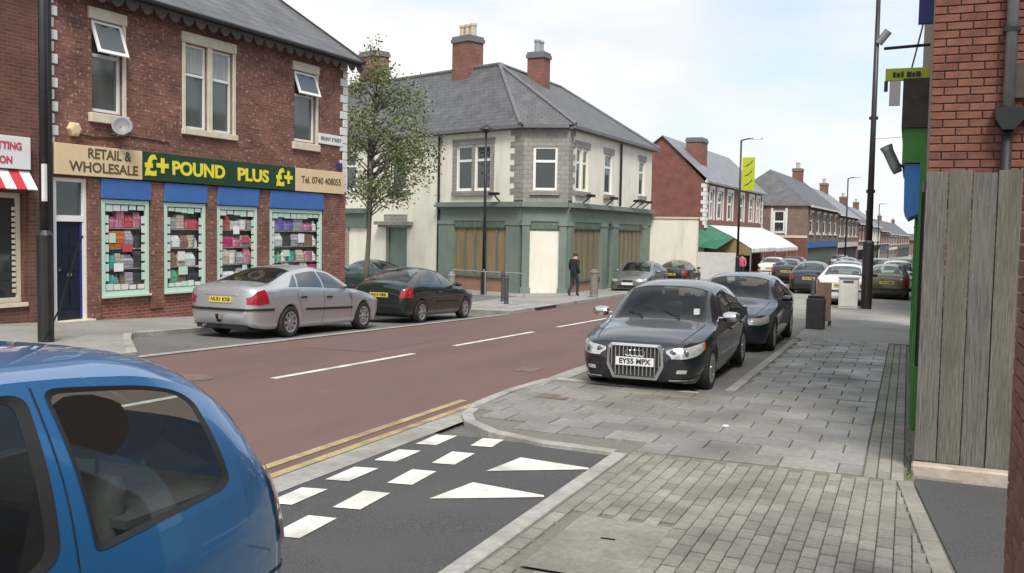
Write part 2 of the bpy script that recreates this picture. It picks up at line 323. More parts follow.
def wall_cells(mb, u0, u1, z0, z1, ops, depth=.14, y=0):   # front skin with openings and their reveals
    us = sorted(set([u0, u1] + [c for o in ops for c in o[:2]])); zs = sorted(set([z0, z1] + [c for o in ops for c in o[2:]]))
    for i in range(len(us) - 1):
        for j in range(len(zs) - 1):
            a, b, c, d = us[i], us[i + 1], zs[j], zs[j + 1]; mu, mz = (a + b) / 2, (c + d) / 2
            if any(o[0] < mu < o[1] and o[2] < mz < o[3] for o in ops): continue
            mb.add([(a, y, c), (b, y, c), (b, y, d), (a, y, d)], [(0, 1, 2, 3)])
    for a, b, c, d in ops:
        e = y + depth
        mb.add([(a, y, c), (a, e, c), (a, e, d), (a, y, d)], [(0, 1, 2, 3)]); mb.add([(b, e, c), (b, y, c), (b, y, d), (b, e, d)], [(0, 1, 2, 3)])
        mb.add([(a, y, c), (b, y, c), (b, e, c), (a, e, c)], [(0, 1, 2, 3)]); mb.add([(a, e, d), (b, e, d), (b, y, d), (a, y, d)], [(0, 1, 2, 3)])
    return mb
def window(F, par, a, b, c, d, y=.08, fw=.06, split=None, vsplit=None, fm='white_upvc', gm='glass_dark', open_top=False, curtain=0):
    """frame with its pane; split = transom height fraction"""
    f = MB(F); t = .05
    f.box(a, a + fw, y, y + t, c, d); f.box(b - fw, b, y, y + t, c, d); f.box(a + fw, b - fw, y, y + t, c, c + fw); f.box(a + fw, b - fw, y, y + t, d - fw, d)
    zt = d
    if split:
        zs = c + (d - c) * split; f.box(a + fw, b - fw, y - .004, y + t, zs - fw * .5, zs + fw * .5); zt = zs
    if vsplit:
        for q in vsplit: um = a + (b - a) * q; f.box(um - fw * .4, um + fw * .4, y - .003, y + t, c + fw, zt if open_top else d - fw)
    o = f.build('window', fm, par)
    MB(F).add([(a + fw * .9, y + .03, c + fw * .9), (b - fw * .9, y + .03, c + fw * .9), (b - fw * .9, y + .03, d - fw * .9), (a + fw * .9, y + .03, d - fw * .9)], [(0, 1, 2, 3)]).build('pane', gm, o, fixn=False)
    if curtain:
        hh = (d - c) * curtain
        MB(F).box(a + fw, b - fw, y + .026, y + .029, d - fw - hh, d - fw).build('blind', 'curtain', o)
    if open_top and split:
        h = d - zs; sn, cs = math.sin(R(20)), math.cos(R(20))
        s = MB(F @ Matrix.Translation((0, y - .02, d - .02)) @ Matrix.Rotation(R(-20), 4, 'X'))
        s.box(a, a + fw, -.04, 0, -h, 0); s.box(b - fw, b, -.04, 0, -h, 0); s.box(a + fw, b - fw, -.04, 0, -h, -h + fw); s.box(a + fw, b - fw, -.04, 0, -fw, 0)
        s.cur = 1; s.box(a + fw * .9, b - fw * .9, -.025, -.015, -h + fw * .9, -fw * .9); s.build('opening_light', [fm, 'glass_mid'], o)
    return o
# ---------------------------------------------------------------- ground, road, pavements
def sheet(name, poly, dz, m, parent=None, step=1.0, thick=0, kind=None):
    """flat polygon laid over the sloping ground: cut into cells so that it follows g()"""
    bm = bmesh.new(); vs = [bm.verts.new((x, y, 0)) for x, y in poly]; bm.faces.new(vs)
    xs = [p[0] for p in poly]; ys = [p[1] for p in poly]
    def cuts(lo, hi, st): k = math.ceil(lo / st); return [st * i for i in range(k, math.floor(hi / st) + 1)]
    cx = [c for c in cuts(min(xs), max(xs), step) if -17 < c < -4.9] + [-5.0, -16.0]
    cy = [c for c in cuts(min(ys), max(ys), step * 2) if 5 < c < 27]
    for c in cx:
        if min(xs) < c < max(xs): bmesh.ops.bisect_plane(bm, geom=bm.verts[:] + bm.edges[:] + bm.faces[:], plane_co=(c, 0, 0), plane_no=(1, 0, 0))
    for c in cy:
        if min(ys) < c < max(ys): bmesh.ops.bisect_plane(bm, geom=bm.verts[:] + bm.edges[:] + bm.faces[:], plane_co=(0, c, 0), plane_no=(0, 1, 0))
    if thick:
        r = bmesh.ops.extrude_face_region(bm, geom=bm.faces[:]); nv = [e for e in r['geom'] if isinstance(e, bmesh.types.BMVert)]
        old = set(bm.verts) - set(nv)
        for v in old: v.co.z = -thick
    ul = bm.loops.layers.uv.new('UVMap')
    for v in bm.verts: v.co.z += g(v.co.x, v.co.y) + dz
    bmesh.ops.recalc_face_normals(bm, faces=bm.faces)
    for f in bm.faces:
        if not thick and f.normal.z < 0: f.normal_flip()
        for l in f.loops: l[ul].uv = (l.vert.co.x, l.vert.co.y)
    me = bpy.data.meshes.new(name); bm.to_mesh(me); bm.free(); me.materials.append(M[m])
    o = bpy.data.objects.new(name, me); COL.objects.link(o)
    if parent: o.parent = parent
    if kind: o['kind'] = kind
    return o
def rect(x0, x1, y0, y1): return [(x0, y0), (x1, y0), (x1, y1), (x0, y1)]
struct(sheet('ground', [(-900, -60), (700, -60), (700, 1500), (-900, 1500)], -.03, 'ground'))
road = struct(sheet('road', rect(-10.95, -4.72, -20, 420), 0, 'road'))
# far part of the road widens to the right in front of the shops there
struct(sheet('forecourt', rect(-4.72, .8, 27.6, 420), .006, 'far_pave'))
struct(sheet('channel', rect(-4.72, -4.42, -20, 11.0), .012, 'concrete'))
bay = struct(sheet('side_entry', [(-4.42, -20), (-2.46, -20), (-2.46, 8.62), (-4.42, 8.62)], .008, 'asphalt'))
struct(sheet('parking_bay_right', rect(-4.72, -2.2, 12.4, 27.6), .008, 'bay_pale'))
struct(sheet('channel_far', [(-4.78, 12.85), (-4.5, 12.6), (-4.5, 27.6), (-4.78, 27.6)], .016, 'concrete'))
# markings are parts of the surface they are painted on
for (x0, y0, x1, y1) in [(-7.98, 10.7, -7.86, 14.5), (-7.86, 16.1, -7.74, 19.9), (-7.74, 21.5, -7.62, 25.3), (-7.62, 26.9, -7.5, 30.7), (-7.5, 32.3, -7.4, 36), (-7.4, 38, -7.3, 42), (-8.05, 5.3, -7.98, 9.1)]:
    sheet('centre_line_dash', [(x0 - .06, y0), (x0 + .06, y0), (x1 + .06, y1), (x1 - .06, y1)], .006, 'white_paint', road)
sheet('repair_patch', [(-9.9, 14.2), (-8.6, 14.25), (-8.58, 17.1), (-9.88, 17.0)], .004, 'road_patch', road); sheet('repair_patch', [(-6.9, 20.2), (-5.7, 20.2), (-5.66, 24.4), (-6.92, 24.3)], .004, 'road_patch', road)
sheet('drain_grate', rect(-5.55, -5.2, 13.4, 13.85), .007, 'iron', road); sheet('manhole_cover', [(-8.9 + .32 * math.cos(k * math.pi / 8), 10.1 + .32 * math.sin(k * math.pi / 8)) for k in range(16)], .007, 'iron', road)
for x in (-4.8, -5.03): sheet('yellow_line', rect(x - .05, x + .05, -6, 11.05 if x > -5 else 10.6), .006, 'yellow_paint', road)
for k in range(12):
    y = 8.05 - .775 * k
    if y < 2: break
    sheet('give_way_dash', [(-4.33, y), (-4.13, y + .04), (-4.14, y + .53), (-4.35, y + .48)], .014, 'white_paint', bay)
for y in (8.23, 7.42, 6.64, 5.85, 5.1, 4.32, 3.54): sheet('give_way_dash', [(-3.83, y), (-3.62, y + .04), (-3.65, y + (.4 if y > 8 else .53)), (-3.87, y + (.38 if y > 8 else .5))], .014, 'white_paint', bay)
sheet('triangle_mark', [(-3.31, 6.38), (-2.54, 6.83), (-2.56, 6.88), (-3.22, 6.98)], .014, 'white_paint', bay)
sheet('triangle_mark', [(-3.28, 7.38), (-2.51, 7.86), (-2.53, 7.91), (-3.21, 8.0)], .014, 'white_paint', bay)
# right pavement: bedding sheet, then the blocks and slabs as pieces
PZ = .05
pav = struct(sheet('pavement_right', [(-2.46, -20), (.5, -20), (.5, 27.6), (-2.2, 27.6), (-2.2, 12.75), (-2.46, 12.4), (-4.5, 12.75), (-4.72, 12.6), (-4.8, 11.4), (-4.74, 10.3), (-4.55, 9.55), (-4.34, 9.19), (-3.87, 8.79), (-3.22, 8.55), (-2.46, 8.5)], PZ - .018, 'joint', thick=.06))
# kerb stones round the build-out and along the side entry
kp = [(-2.47, 8.5), (-3.22, 8.55), (-3.87, 8.79), (-4.34, 9.19), (-4.55, 9.55), (-4.74, 10.3), (-4.8, 11.4), (-4.72, 12.6)]
def kerb_run(pts, w, side, h=PZ, m='kerb', name='kerb_stone', par=None, base=-.08):
    for i in range(len(pts) - 1):
        a, b = Vector((*pts[i], 0)), Vector((*pts[i + 1], 0)); d = (b - a); n = max(1, round(d.length / .9)); u = d.normalized(); q = Vector((-u.y, u.x, 0)) * side * w; a = a - q * .09; b = b - q * .09
        for k in range(n):
            p0 = a + d * (k / n) + u * .004; p1 = a + d * ((k + 1) / n) - u * .004
            c = [p0, p1, p1 + q, p0 + q]; mb = MB()
            vs = [Vector((p.x, p.y, g(p.x, p.y) + base)) for p in c] + [Vector((p.x, p.y, g(p.x, p.y) + h + rnd.uniform(-.002, .002))) for p in c]
            mb.add(vs, [(3, 2, 1, 0), (4, 5, 6, 7), (0, 1, 5, 4), (1, 2, 6, 5), (2, 3, 7, 6), (3, 0, 4, 7)])
            mb.build(name, m, par, bevel=.006)
kerb_run(kp, .13, -1, par=pav)
kerb_run([(-2.46, 1.4), (-2.46, 8.48)], .14, -1, par=pav)
kerb_run([(-2.2, 12.9), (-2.2, 21.0)], .14, -1, par=pav)
kerb_run([(-2.5, 12.45), (-4.6, 12.72)], .12, -1, par=pav, h=PZ - .002)
# block paving
BM = {}
def piece_mesh(key, sx, sy, m, h=.03, bev=.005):
    if key not in BM:
        o = MB().box(-sx / 2, sx / 2, -sy / 2, sy / 2, -h, 0).build('tmp', m, bevel=bev); BM[key] = o.data; o.data.name = key; bpy.data.objects.remove(o)
    return BM[key]
def piece(name, me, x, y, z, par, rz=0, tilt=.004):
    o = bpy.data.objects.new(name, me); COL.objects.link(o); o.location = (x, y, z); o.rotation_euler = (-SLOPE + rnd.uniform(-tilt, tilt), rnd.uniform(-tilt, tilt), rz); o.parent = par
    return o
bm_keys = ['paver', 'paver_b', 'paver_c', 'paver']
xr = lambda y: .11 + max(0, 8.62 - y) * .095
spots = []
cxn = 0
x = -2.30 + .054
while x < .55:
    oy = .11 if cxn % 2 else 0
    y = 4.3 + oy
    while y < 8.5:
        if x + .05 < xr(y) - .13: spots.append((x, y))
        elif x - .03 < xr(y) - .13:
            w_ = round(xr(y) - .135 - (x - .05), 2); piece('cut_block', piece_mesh('cut_%.2f' % w_, w_, .2, 'paver'), x - .05 + w_ / 2, y, g(x, y) + PZ, pav) if y > 4.9 else None
        y += .219
    x += .109; cxn += 1
# an inspection cover sits in the blocks
def in_cover(x, y): return -2.14 < x < -1.42 and 5.15 < y < 6.42
spots = [s for s in spots if not in_cover(*s)]
cov = MB()
cov.add([(x, y, g(x, y) + PZ + .002) for x, y in [(-2.08, 5.2), (-1.42, 5.2), (-1.42, 6.38), (-2.08, 6.38)]], [(0, 1, 2, 3)])
co = cov.build('cover_slab', 'paver_c', pav, fixn=False)
MB().box(-1.8, -1.7, 5.92, 5.94, -.0, .0).build('lifting_slot', 'joint', co).location.z = g(-1.7, 5.9) + PZ + .005
spots.sort(key=lambda s: s[0] ** 2 + s[1] ** 2)
vis = [s for s in spots if s[1] > 4.9]
vis.sort(key=lambda s: s[1])
ind = set(vis[:300])
stuff = MB()
for s in spots:
    x, y = s; z = g(x, y) + PZ + rnd.uniform(-.003, .003); mk = rnd.choice(bm_keys)
    if s in ind: piece('paver_block', piece_mesh('pb_' + mk, .103, .197, mk), x, y, z, pav)
    else: stuff.box(x - .05, x + .05, y - .105, y + .105, z - .03, z)
stuff.build('paver_blocks', 'paver', pav, kind='stuff', bevel=.004)
# edging blocks on the right and the tarmac patch beyond
for k in range(18):
    y = 4.4 + k * .24
    if y > 8.55: break
    piece('edging_block', piece_mesh('edge', .12, .23, 'paver_c'), xr(y) - .065, y, g(0, y) + PZ, pav, rz=R(5.4))
sheet('tarmac_patch', [(.58, 4), (3, 4), (3, 8.75), (.13, 8.75), (.13, 8.5)], PZ - .004, 'asphalt', pav)
# slabs
def in_build(x, y):
    if x > -2.34: return True
    if y > 12.45: return False
    if y < 8.75: return False
    if x < -4.6: return False
    return y > {True: 8.8}.get(x > -3.2, 8.8 + (-3.2 - x) * .75)
y = 8.86; row = 0
while y < 21.2:
    x0 = -2.3 if y < 8.95 else (-2.06 if y > 12.35 else max(-4.62, -3.25 - (y - 8.85) * 1.25))
    k0 = math.floor(x0 / .5) - 1; off = .25 if row % 2 else 0
    for k in range(k0, 2):
        a, b = max(k * .5 + off, x0), min((k + 1) * .5 + off, -.29)
        if b - a < .1: continue
        wdt = round(b - a - .012, 2); mk = rnd.choice(['slab', 'slab_b', 'slab', 'slab_c'])
        xm = (a + b) / 2
        piece('paving_slab', piece_mesh('sl_%s_%.2f' % (mk, wdt), wdt, .408, mk), xm, y, g(xm, y) + PZ + rnd.uniform(-.004, .004), pav, tilt=.007)
    y += .42; row += 1
yy = 8.75
while yy < 21:     # narrow border of small blocks along the shopfront
    for xx in (-.02, .09, -.13):
        piece('border_block', piece_mesh('bb_' + ('a' if rnd.random() < .5 else 'b'), .1, .26, rnd.choice(['paver', 'paver_b'])), xx - .1, yy, g(0, yy) + PZ, pav)
    yy += .27
sheet('far_pavement_surface', [(-2.2, 21.1), (.4, 21.1), (.4, 27.6), (-2.2, 27.6)], PZ + .002, 'far_pave', pav)
# left pavement and its parking bay
LZ = .1
leftp = struct(sheet('pavement_left', [(-10.95, -20), (-10.95, 11.25), (-12.7, 12.9), (-13.35, 13.6), (-13.35, 25.4), (-12.6, 26.8), (-10.95, 26.2), (-10.95, 150), (-60, 150), (-60, -20)], LZ, 'far_pave', thick=.16))
struct(sheet('parking_bay_left', [(-10.95, 11.25), (-10.95, 26.2), (-12.6, 26.8), (-13.35, 25.4), (-13.35, 13.6), (-12.7, 12.9)], .006, 'bay_asphalt'))
struct(sheet('channel_left', rect(-11.1, -10.9, 11.3, 26.1), .014, 'kerb'))
kerb_run([(-10.95, 2), (-10.95, 11.25), (-12.7, 12.9), (-13.35, 13.6), (-13.35, 25.4), (-12.6, 26.8), (-10.95, 26.2), (-10.95, 46)], .15, 1, h=LZ + .006, par=leftp)
for k in range(5):   # pale tactile strips where the side street is closed off
    sheet('tactile_strip', rect(-14.2 + k * .7, -13.62 + k * .7, 27.2 + .25 * k, 30.2), LZ + .006, 'kerb', leftp)
struct(sheet('side_street', [(-60, 47), (-60, 43.0), (-14.5, 31.2), (-14.5, 35.5)], LZ + .006, 'bay_asphalt'))
# ---------------------------------------------------------------- pound shop (left)
LP = (-16.43, 15.43); FL = frame(*LP, 87.4)
def lw(u, y, z=0): v = FL @ Vector((u, y, z)); return (v.x, v.y, v.z)
shop = thing('shop_building', 'red brick corner shop with blue shutters under a green and yellow fascia', 'shop', lw(4.4, 0, g(-16.3, 19.8) + LZ))
WINS = [(.4, 1.74, .37, 2.5), (2.22, 3.57, .37, 2.49), (4.0, 5.5, .4, 2.47), (6.03, 8.36, .42, 2.45)]
UP = [(.2, 1.02, 4.4, 6.37), (2.93, 3.68, 4.32, 6.36), (3.84, 4.59, 4.32, 6.36), (7.1, 8.08, 4.4, 6.36)]
w = MB(FL)
wall_cells(w, -.85, 9.6, 2.96, 6.93, UP, .16)
w.add([(9.6, 0, -1.2), (9.6, 8, -1.2), (9.6, 8, 6.93), (9.6, 0, 6.93)], [(0, 1, 2, 3)])
w.add([(9.6, 0, 6.93), (9.6, 8, 6.93), (9.6, 4, 9.64)], [(0, 1, 2)])
w.build('upper_wall', 'brick_left', shop)
w = MB(FL)
wall_cells(w, -.85, 9.6, -1.2, 2.96, [(-.8, .04, -1.2, 2.92)] + [(a, b, c, 2.93) for a, b, c, d in WINS], .3)
w.build('lower_wall', 'brick_low', shop)
# piers stand a little proud
for a, b in [(.06, .36), (1.78, 2.18), (3.61, 3.96), (5.54, 5.99), (8.42, 9.2)]:  # noqa
    MB(FL).box(a, b, -.05, .003, .0 if a > .3 else -.5, 2.95).build('brick_pier', 'brick_left', shop)
# quoins: alternating long and short blocks, painted white
for k in range(16):
    z = 3.05 + k * .245
    if z > 6.75: break
    l = .34 if k % 2 else .2
    MB(FL).box(9.62 - l, 9.64, -.025, .2 if k % 2 else .34, z, z + .225).build('quoin', 'dirty_white', shop, bevel=.008)
    MB(FL).box(-.87, -.87 + (.2 if k % 2 else .11), -.025, .05, z, z + .2).build('quoin', 'dirty_white', shop, bevel=.008)
for a, b in [(.1, 1.14), (2.81, 4.7), (7.0, 8.2)]:
    MB(FL).box(a, b, -.05, .1, 6.37, 6.62).build('lintel', 'cream_stone', shop, bevel=.01)
    MB(FL).box(a, b, -.1, .12, 4.16, 4.36 if a != 2.81 else 4.3).build('window_sill', 'cream_stone', shop, bevel=.01)
for a, b in [(1.02, 1.12), (2.83, 2.93), (3.68, 3.84), (4.59, 4.69), (8.08, 8.18)]:
    MB(FL).box(a, b, -.03, .12, 4.36 if a not in (2.83, 3.68, 4.59) else 4.3, 6.365).build('window_jamb', 'cream_stone', shop, bevel=.008)
window(FL, shop, .2, 1.02, 4.4, 6.37, .08, .07, split=.62, open_top=True, gm='glass_mid')
window(FL, shop, 2.93, 3.68, 4.32, 6.36, .08, .06, split=.64, gm='glass_mid', curtain=.3)
window(FL, shop, 3.84, 4.59, 4.32, 6.36, .08, .06, split=.64, gm='glass_mid', curtain=.34)
window(FL, shop, 7.1, 8.08, 4.4, 6.36, .08, .07, split=.66, open_top=True, gm='glass_mid')
# eaves: gutter, scalloped fascia board
e = MB(FL); e.box(-.9, 9.9, -.3, -.02, 6.93, 7.0); e.box(-.9, 9.9, -.34, -.3, 6.86, 7.02)
k = -.86
while k < 9.8:
    e.prism([(k, 6.87), (k + .06, 6.76), (k + .13, 6.70), (k + .2, 6.68), (k + .27, 6.70), (k + .34, 6.76), (k + .4, 6.87)], 'y', -.335, -.305); k += .42
e.build('scalloped_eaves_board', 'shop_dark', shop)
e = MB(FL); e.tube([(-.95, -.4, 6.99), (9.95, -.4, 6.97)], .055, 8); e.build('gutter', 'black_metal', shop)
rf = MB(FL)
def slab_roof(mb, a, b, c, d, t=.06):
    mb.add([a, b, c, d] + [tuple(Vector(p) - Vector((0, 0, t))) for p in (a, b, c, d)], [(0, 1, 2, 3), (7, 6, 5, 4), (0, 4, 5, 1), (1, 5, 6, 2), (2, 6, 7, 3), (3, 7, 4, 0)])
slab_roof(rf, (-.95, -.42, 7.02), (9.95, -.42, 7.02), (9.95, 4, 9.92), (-.95, 4, 9.92))
slab_roof(rf, (-.95, 8.4, 7.02), (9.95, 8.4, 7.02), (9.95, 4.002, 9.93), (-.95, 4.002, 9.93))
ro = rf.build('roof', 'slate', shop)
MB(FL).tube([(-.95, 4, 9.95), (9.97, 4, 9.95)], .09, 8).build('ridge_tiles', 'lead', ro)
MB(FL).bar((9.93, -.44, 6.98), (9.93, 4.0, 9.89), .05, .16).build('verge_board', 'shop_dark', ro)
# fascia signs
def panel(a, b, m, name='fascia_panel', z0=2.98, z1=3.63, y0=-.13): return MB(FL).box(a, b, y0, -.051, z0, z1).build(name, m, shop, bevel=.006)
p = panel(-.84, 1.47, 'sign_cream'); FT = lambda u, z, y=-.133: FL @ Matrix.Translation((u, y, z))
text('RETAIL &', .30, FT(.55, 3.46), 'sign_brown', p, bold=.006, sx=.98); text('WHOLESALE', .30, FT(.42, 3.16), 'sign_brown', p, bold=.006, sx=1.08)
p = panel(1.475, 7.0, 'sign_green')
text('£+', .64, FT(1.9, 3.31), 'sign_yellow', p, bold=.026, sx=1.05); text('POUND', .44, FT(3.27, 3.30), 'sign_yellow', p, bold=.016, sx=1.15)
text('PLUS', .44, FT(5.24, 3.29), 'sign_yellow', p, bold=.016, sx=1.3); text('£+', .64, FT(6.52, 3.3), 'sign_yellow', p, bold=.026, sx=1.02)
p = panel(7.005, 9.36, 'sign_cream'); text('Tel. 0740 408055', .27, FT(8.22, 3.31), 'sign_brown', p, bold=.004)
# street name plate, alarm box, dish, small blue plate, cable
o = MB(FL).box(8.2, 9.38, -.04, -.004, 4.42, 4.72).build('street_name_plate', 'sign_white', shop, bevel=.004); text('FRONT STREET', .15, FT(8.79, 4.57, -.044), 'sign_black', o)
MB(FL).box(9.1, 9.36, -.06, -.005, 3.7, 3.92).build('plaque', 'door_edge_blue', shop, bevel=.02)
al = MB(FL).lathe([(.001, -.12), (.1, -.118), (.15, -.1), (.165, -.05), (.165, 0)], 'y', 6, (-.3, 0, 3.95)).build('alarm_box', 'sign_cream', shop)
ds = MB(FL @ Matrix.Translation((.72, -.32, 4.12)) @ Matrix.Rotation(R(-42), 4, 'Z') @ Matrix.Rotation(R(-16), 4, 'X'))
ds.lathe([(.001, .04), (.09, .032), (.165, .01), (.215, -.022), (.22, -.016), (.165, .017), (.09, .04), (.001, .048)], 'y', 20)
dd = ds.build('satellite_dish', 'dish_grey', shop, smooth=True)
MB(FL).tube([(.72, -.28, 4.1), (.72, -.1, 3.95), (.72, 0, 3.95)], .02, 6).build('dish_bracket', 'grey_metal', dd)
MB(FL).tube([(.74, -.3, 3.9), (.66, -.62, 3.98)], .012, 6).build('dish_arm', 'grey_metal', dd)
MB(FL).tube([(-.2, -.02, 3.86), (.3, -.02, 3.82), (.72, -.02, 3.86), (1.2, -.02, 3.95), (1.8, -.02, 3.93), (2.4, -.02, 3.9)], .012, 5).build('cable', 'black_metal', shop)
# door with fanlight
f = MB(FL); f.box(-.8, -.71, .02, .14, -.5, 2.92); f.box(-.05, .04, .02, .14, -.5, 2.92); f.box(-.71, -.05, .02, .14, 2.84, 2.92); f.box(-.71, -.05, .015, .14, 2.0, 2.13)
fr = f.build('door_frame', 'white_upvc', shop)
MB(FL).box(-.71, -.05, .07, .09, 2.13, 2.84).build('fanlight_pane', 'glass_dark', fr)
d = MB(FL); d.box(-.71, -.05, .07, .12, -.1, 2.0)
for z in (.15, .95, 1.45):
    for a in (-.66, -.35): d.prism([(a, z), (a + .25, z), (a + .25, z + (.62 if z < .9 else .36)), (a, z + (.62 if z < .9 else .36))], 'y', .055, .071)
do = d.build('door', 'door_blue', shop); MB(FL).box(-.44, -.32, .045, .056, .83, .9).build('letter_box', 'chrome', do); MB(FL).lathe([(.001, -.05), (.03, -.045), (.03, 0)], 'y', 10, (-.64, .07, .98)).build('door_knob', 'chrome', do)
MB(FL).box(-.11, -.051, .045, .069, -.1, 2.0).build('door_edge', 'door_edge_blue', do)
MB(FL).box(-.84, .1, -.2, .06, -.3, -.1).build('door_step', 'cream_stone', shop, bevel=.01)
# display windows: shutter box, frame, pane, pale cards round the glass, goods inside
GROUP = 'goods displayed in the shop windows'
NTH = ['', 'first', 'second', 'third', 'fourth', 'fifth', 'sixth', 'seventh']
ORD = ['first', 'second', 'third', 'fourth']
mat('display_grey', (.3, .3, .29), .8, (.2, .2, .2), 3)
def goods_mat(name, c, c2): return brickmat(name, c, c2, tuple(q * .35 for q in c), bw=rnd.uniform(.1, .3), bh=rnd.uniform(.08, .2), ms=.006, rough=.5, noise=.55, bump=.1, off=.5)
GC = {'silver': ((.5, .5, .52), (.4, .4, .45)), 'pink': ((.5, .12, .2), (.7, .45, .5)), 'orange': ((.6, .14, .03), (.7, .3, .08)), 'teal': ((.04, .3, .27), (.2, .45, .42)), 'grey': ((.36, .33, .37), (.46, .44, .46)), 'black': ((.05, .05, .06), (.12, .1, .12)), 'white': ((.7, .7, .68), (.5, .5, .52)), 'red': ((.5, .03, .06), (.65, .3, .3)), 'green': ((.05, .3, .12), (.4, .55, .45)), 'purple': ((.16, .13, .4), (.35, .33, .55)), 'brown': ((.2, .11, .06), (.35, .25, .18)), 'magenta': ((.55, .02, .16), (.6, .1, .25)), 'cream': ((.6, .52, .42), (.5, .4, .33))}
for k, (c, c2) in GC.items(): goods_mat('goods_' + k, tuple(min(.8, q * 1.1) for q in c), tuple(min(.85, q * 1.25) for q in c2))
def good(shape, cx, wdt, z, h, colour, wi, sh, pos):
    F = FL @ Matrix.Translation((cx, .10, z)); mb = MB(F); dp = .075
    if shape == 'box': mb.box(-wdt / 2, wdt / 2, -dp, dp, 0, h); nm, cat = 'packet_box', 'box'
    elif shape == 'bag':
        a = wdt / 2
        mb.add([(-a, -dp, 0), (a, -dp, 0), (a, dp, 0), (-a, dp, 0), (-a * 1.05, -dp * 1.1, h * .55), (a * 1.05, -dp * 1.1, h * .55), (a * 1.05, dp, h * .55), (-a * 1.05, dp, h * .55), (-a * .7, -.02, h), (a * .8, -.02, h), (a * .7, .03, h), (-a * .7, .03, h)],
               [(3, 2, 1, 0)] + [(i + 4 * j, (i + 1) % 4 + 4 * j, (i + 1) % 4 + 4 * (j + 1), i + 4 * (j + 1)) for j in (0, 1) for i in range(4)] + [(8, 9, 10, 11)]); nm, cat = 'filled_bag', 'bag'
    elif shape == 'bottle': r = min(wdt / 2, .1); mb.lathe([(.001, 0), (r, 0), (r, h * .6), (r * .4, h * .78), (r * .4, h), (.001, h)], 'z', 10); nm, cat = 'bottle', 'bottle'
    else:
        r = wdt / 2; mb.lathe([(.001, 0), (r * .8, 0), (r, h * .9), (r * 1.06, h), (r * .9, h), (.001, h * .9)], 'z', 12); nm, cat = 'tub', 'tub'
    o = mb.build(nm, 'goods_' + colour, bevel=.006 if shape == 'box' else 0)
    tag(o, f'{colour} {nm.replace("_", " ")}, {NTH[pos]} from left, {["bottom", "second lowest", "second highest", "top"][sh]} shelf, {ORD[wi]} shop window', cat, GROUP)
LAY = [
 [[('teal', 'bag', 2), ('green', 'bottle', 1), ('brown', 'bag', 1), ('grey', 'box', 2), ('black', 'box', 2)], [('teal', 'bag', 2), ('cream', 'box', 1), ('grey', 'bag', 3), ('black', 'box', 2)], [('orange', 'box', 4), ('grey', 'bag', 2), ('black', 'tub', 2)], [('pink', 'bag', 2), ('pink', 'box', 2), ('red', 'bag', 2), ('pink', 'bag', 2)]],
 [[('green', 'bag', 2), ('brown', 'box', 2), ('black', 'box', 3)], [('brown', 'bag', 2), ('cream', 'bag', 2), ('white', 'bag', 3), ('black', 'tub', 1)], [('white', 'bag', 3), ('brown', 'bag', 2), ('cream', 'tub', 2), ('white', 'bottle', 1)], [('grey', 'box', 2), ('cream', 'box', 2), ('red', 'bag', 4)]],
 [[('white', 'bag', 3), ('grey', 'bag', 3)], [('cream', 'bag', 2), ('white', 'tub', 2), ('grey', 'bag', 2), ('pink', 'bag', 2)], [('magenta', 'box', 3), ('pink', 'bag', 2), ('grey', 'bag', 3)], [('brown', 'box', 1), ('red', 'bag', 1), ('white', 'box', 2), ('white', 'tub', 2), ('grey', 'box', 1)]],
 [[('green', 'tub', 2), ('white', 'bag', 2), ('grey', 'box', 2), ('cream', 'bag', 2), ('magenta', 'box', 2)], [('teal', 'bottle', 1), ('green', 'bottle', 1), ('white', 'bottle', 1), ('teal', 'tub', 2), ('cream', 'bag', 2), ('pink', 'box', 2), ('white', 'bottle', 1)], [('white', 'bag', 2), ('black', 'box', 2), ('grey', 'bag', 2), ('cream', 'bottle', 1), ('brown', 'box', 2), ('white', 'bottle', 1)], [('purple', 'box', 2), ('purple', 'bag', 2), ('grey', 'box', 2), ('pink', 'bag', 2), ('white', 'bottle', 1)]]]
FW = FL @ Matrix.Translation((0, -.07, 0))
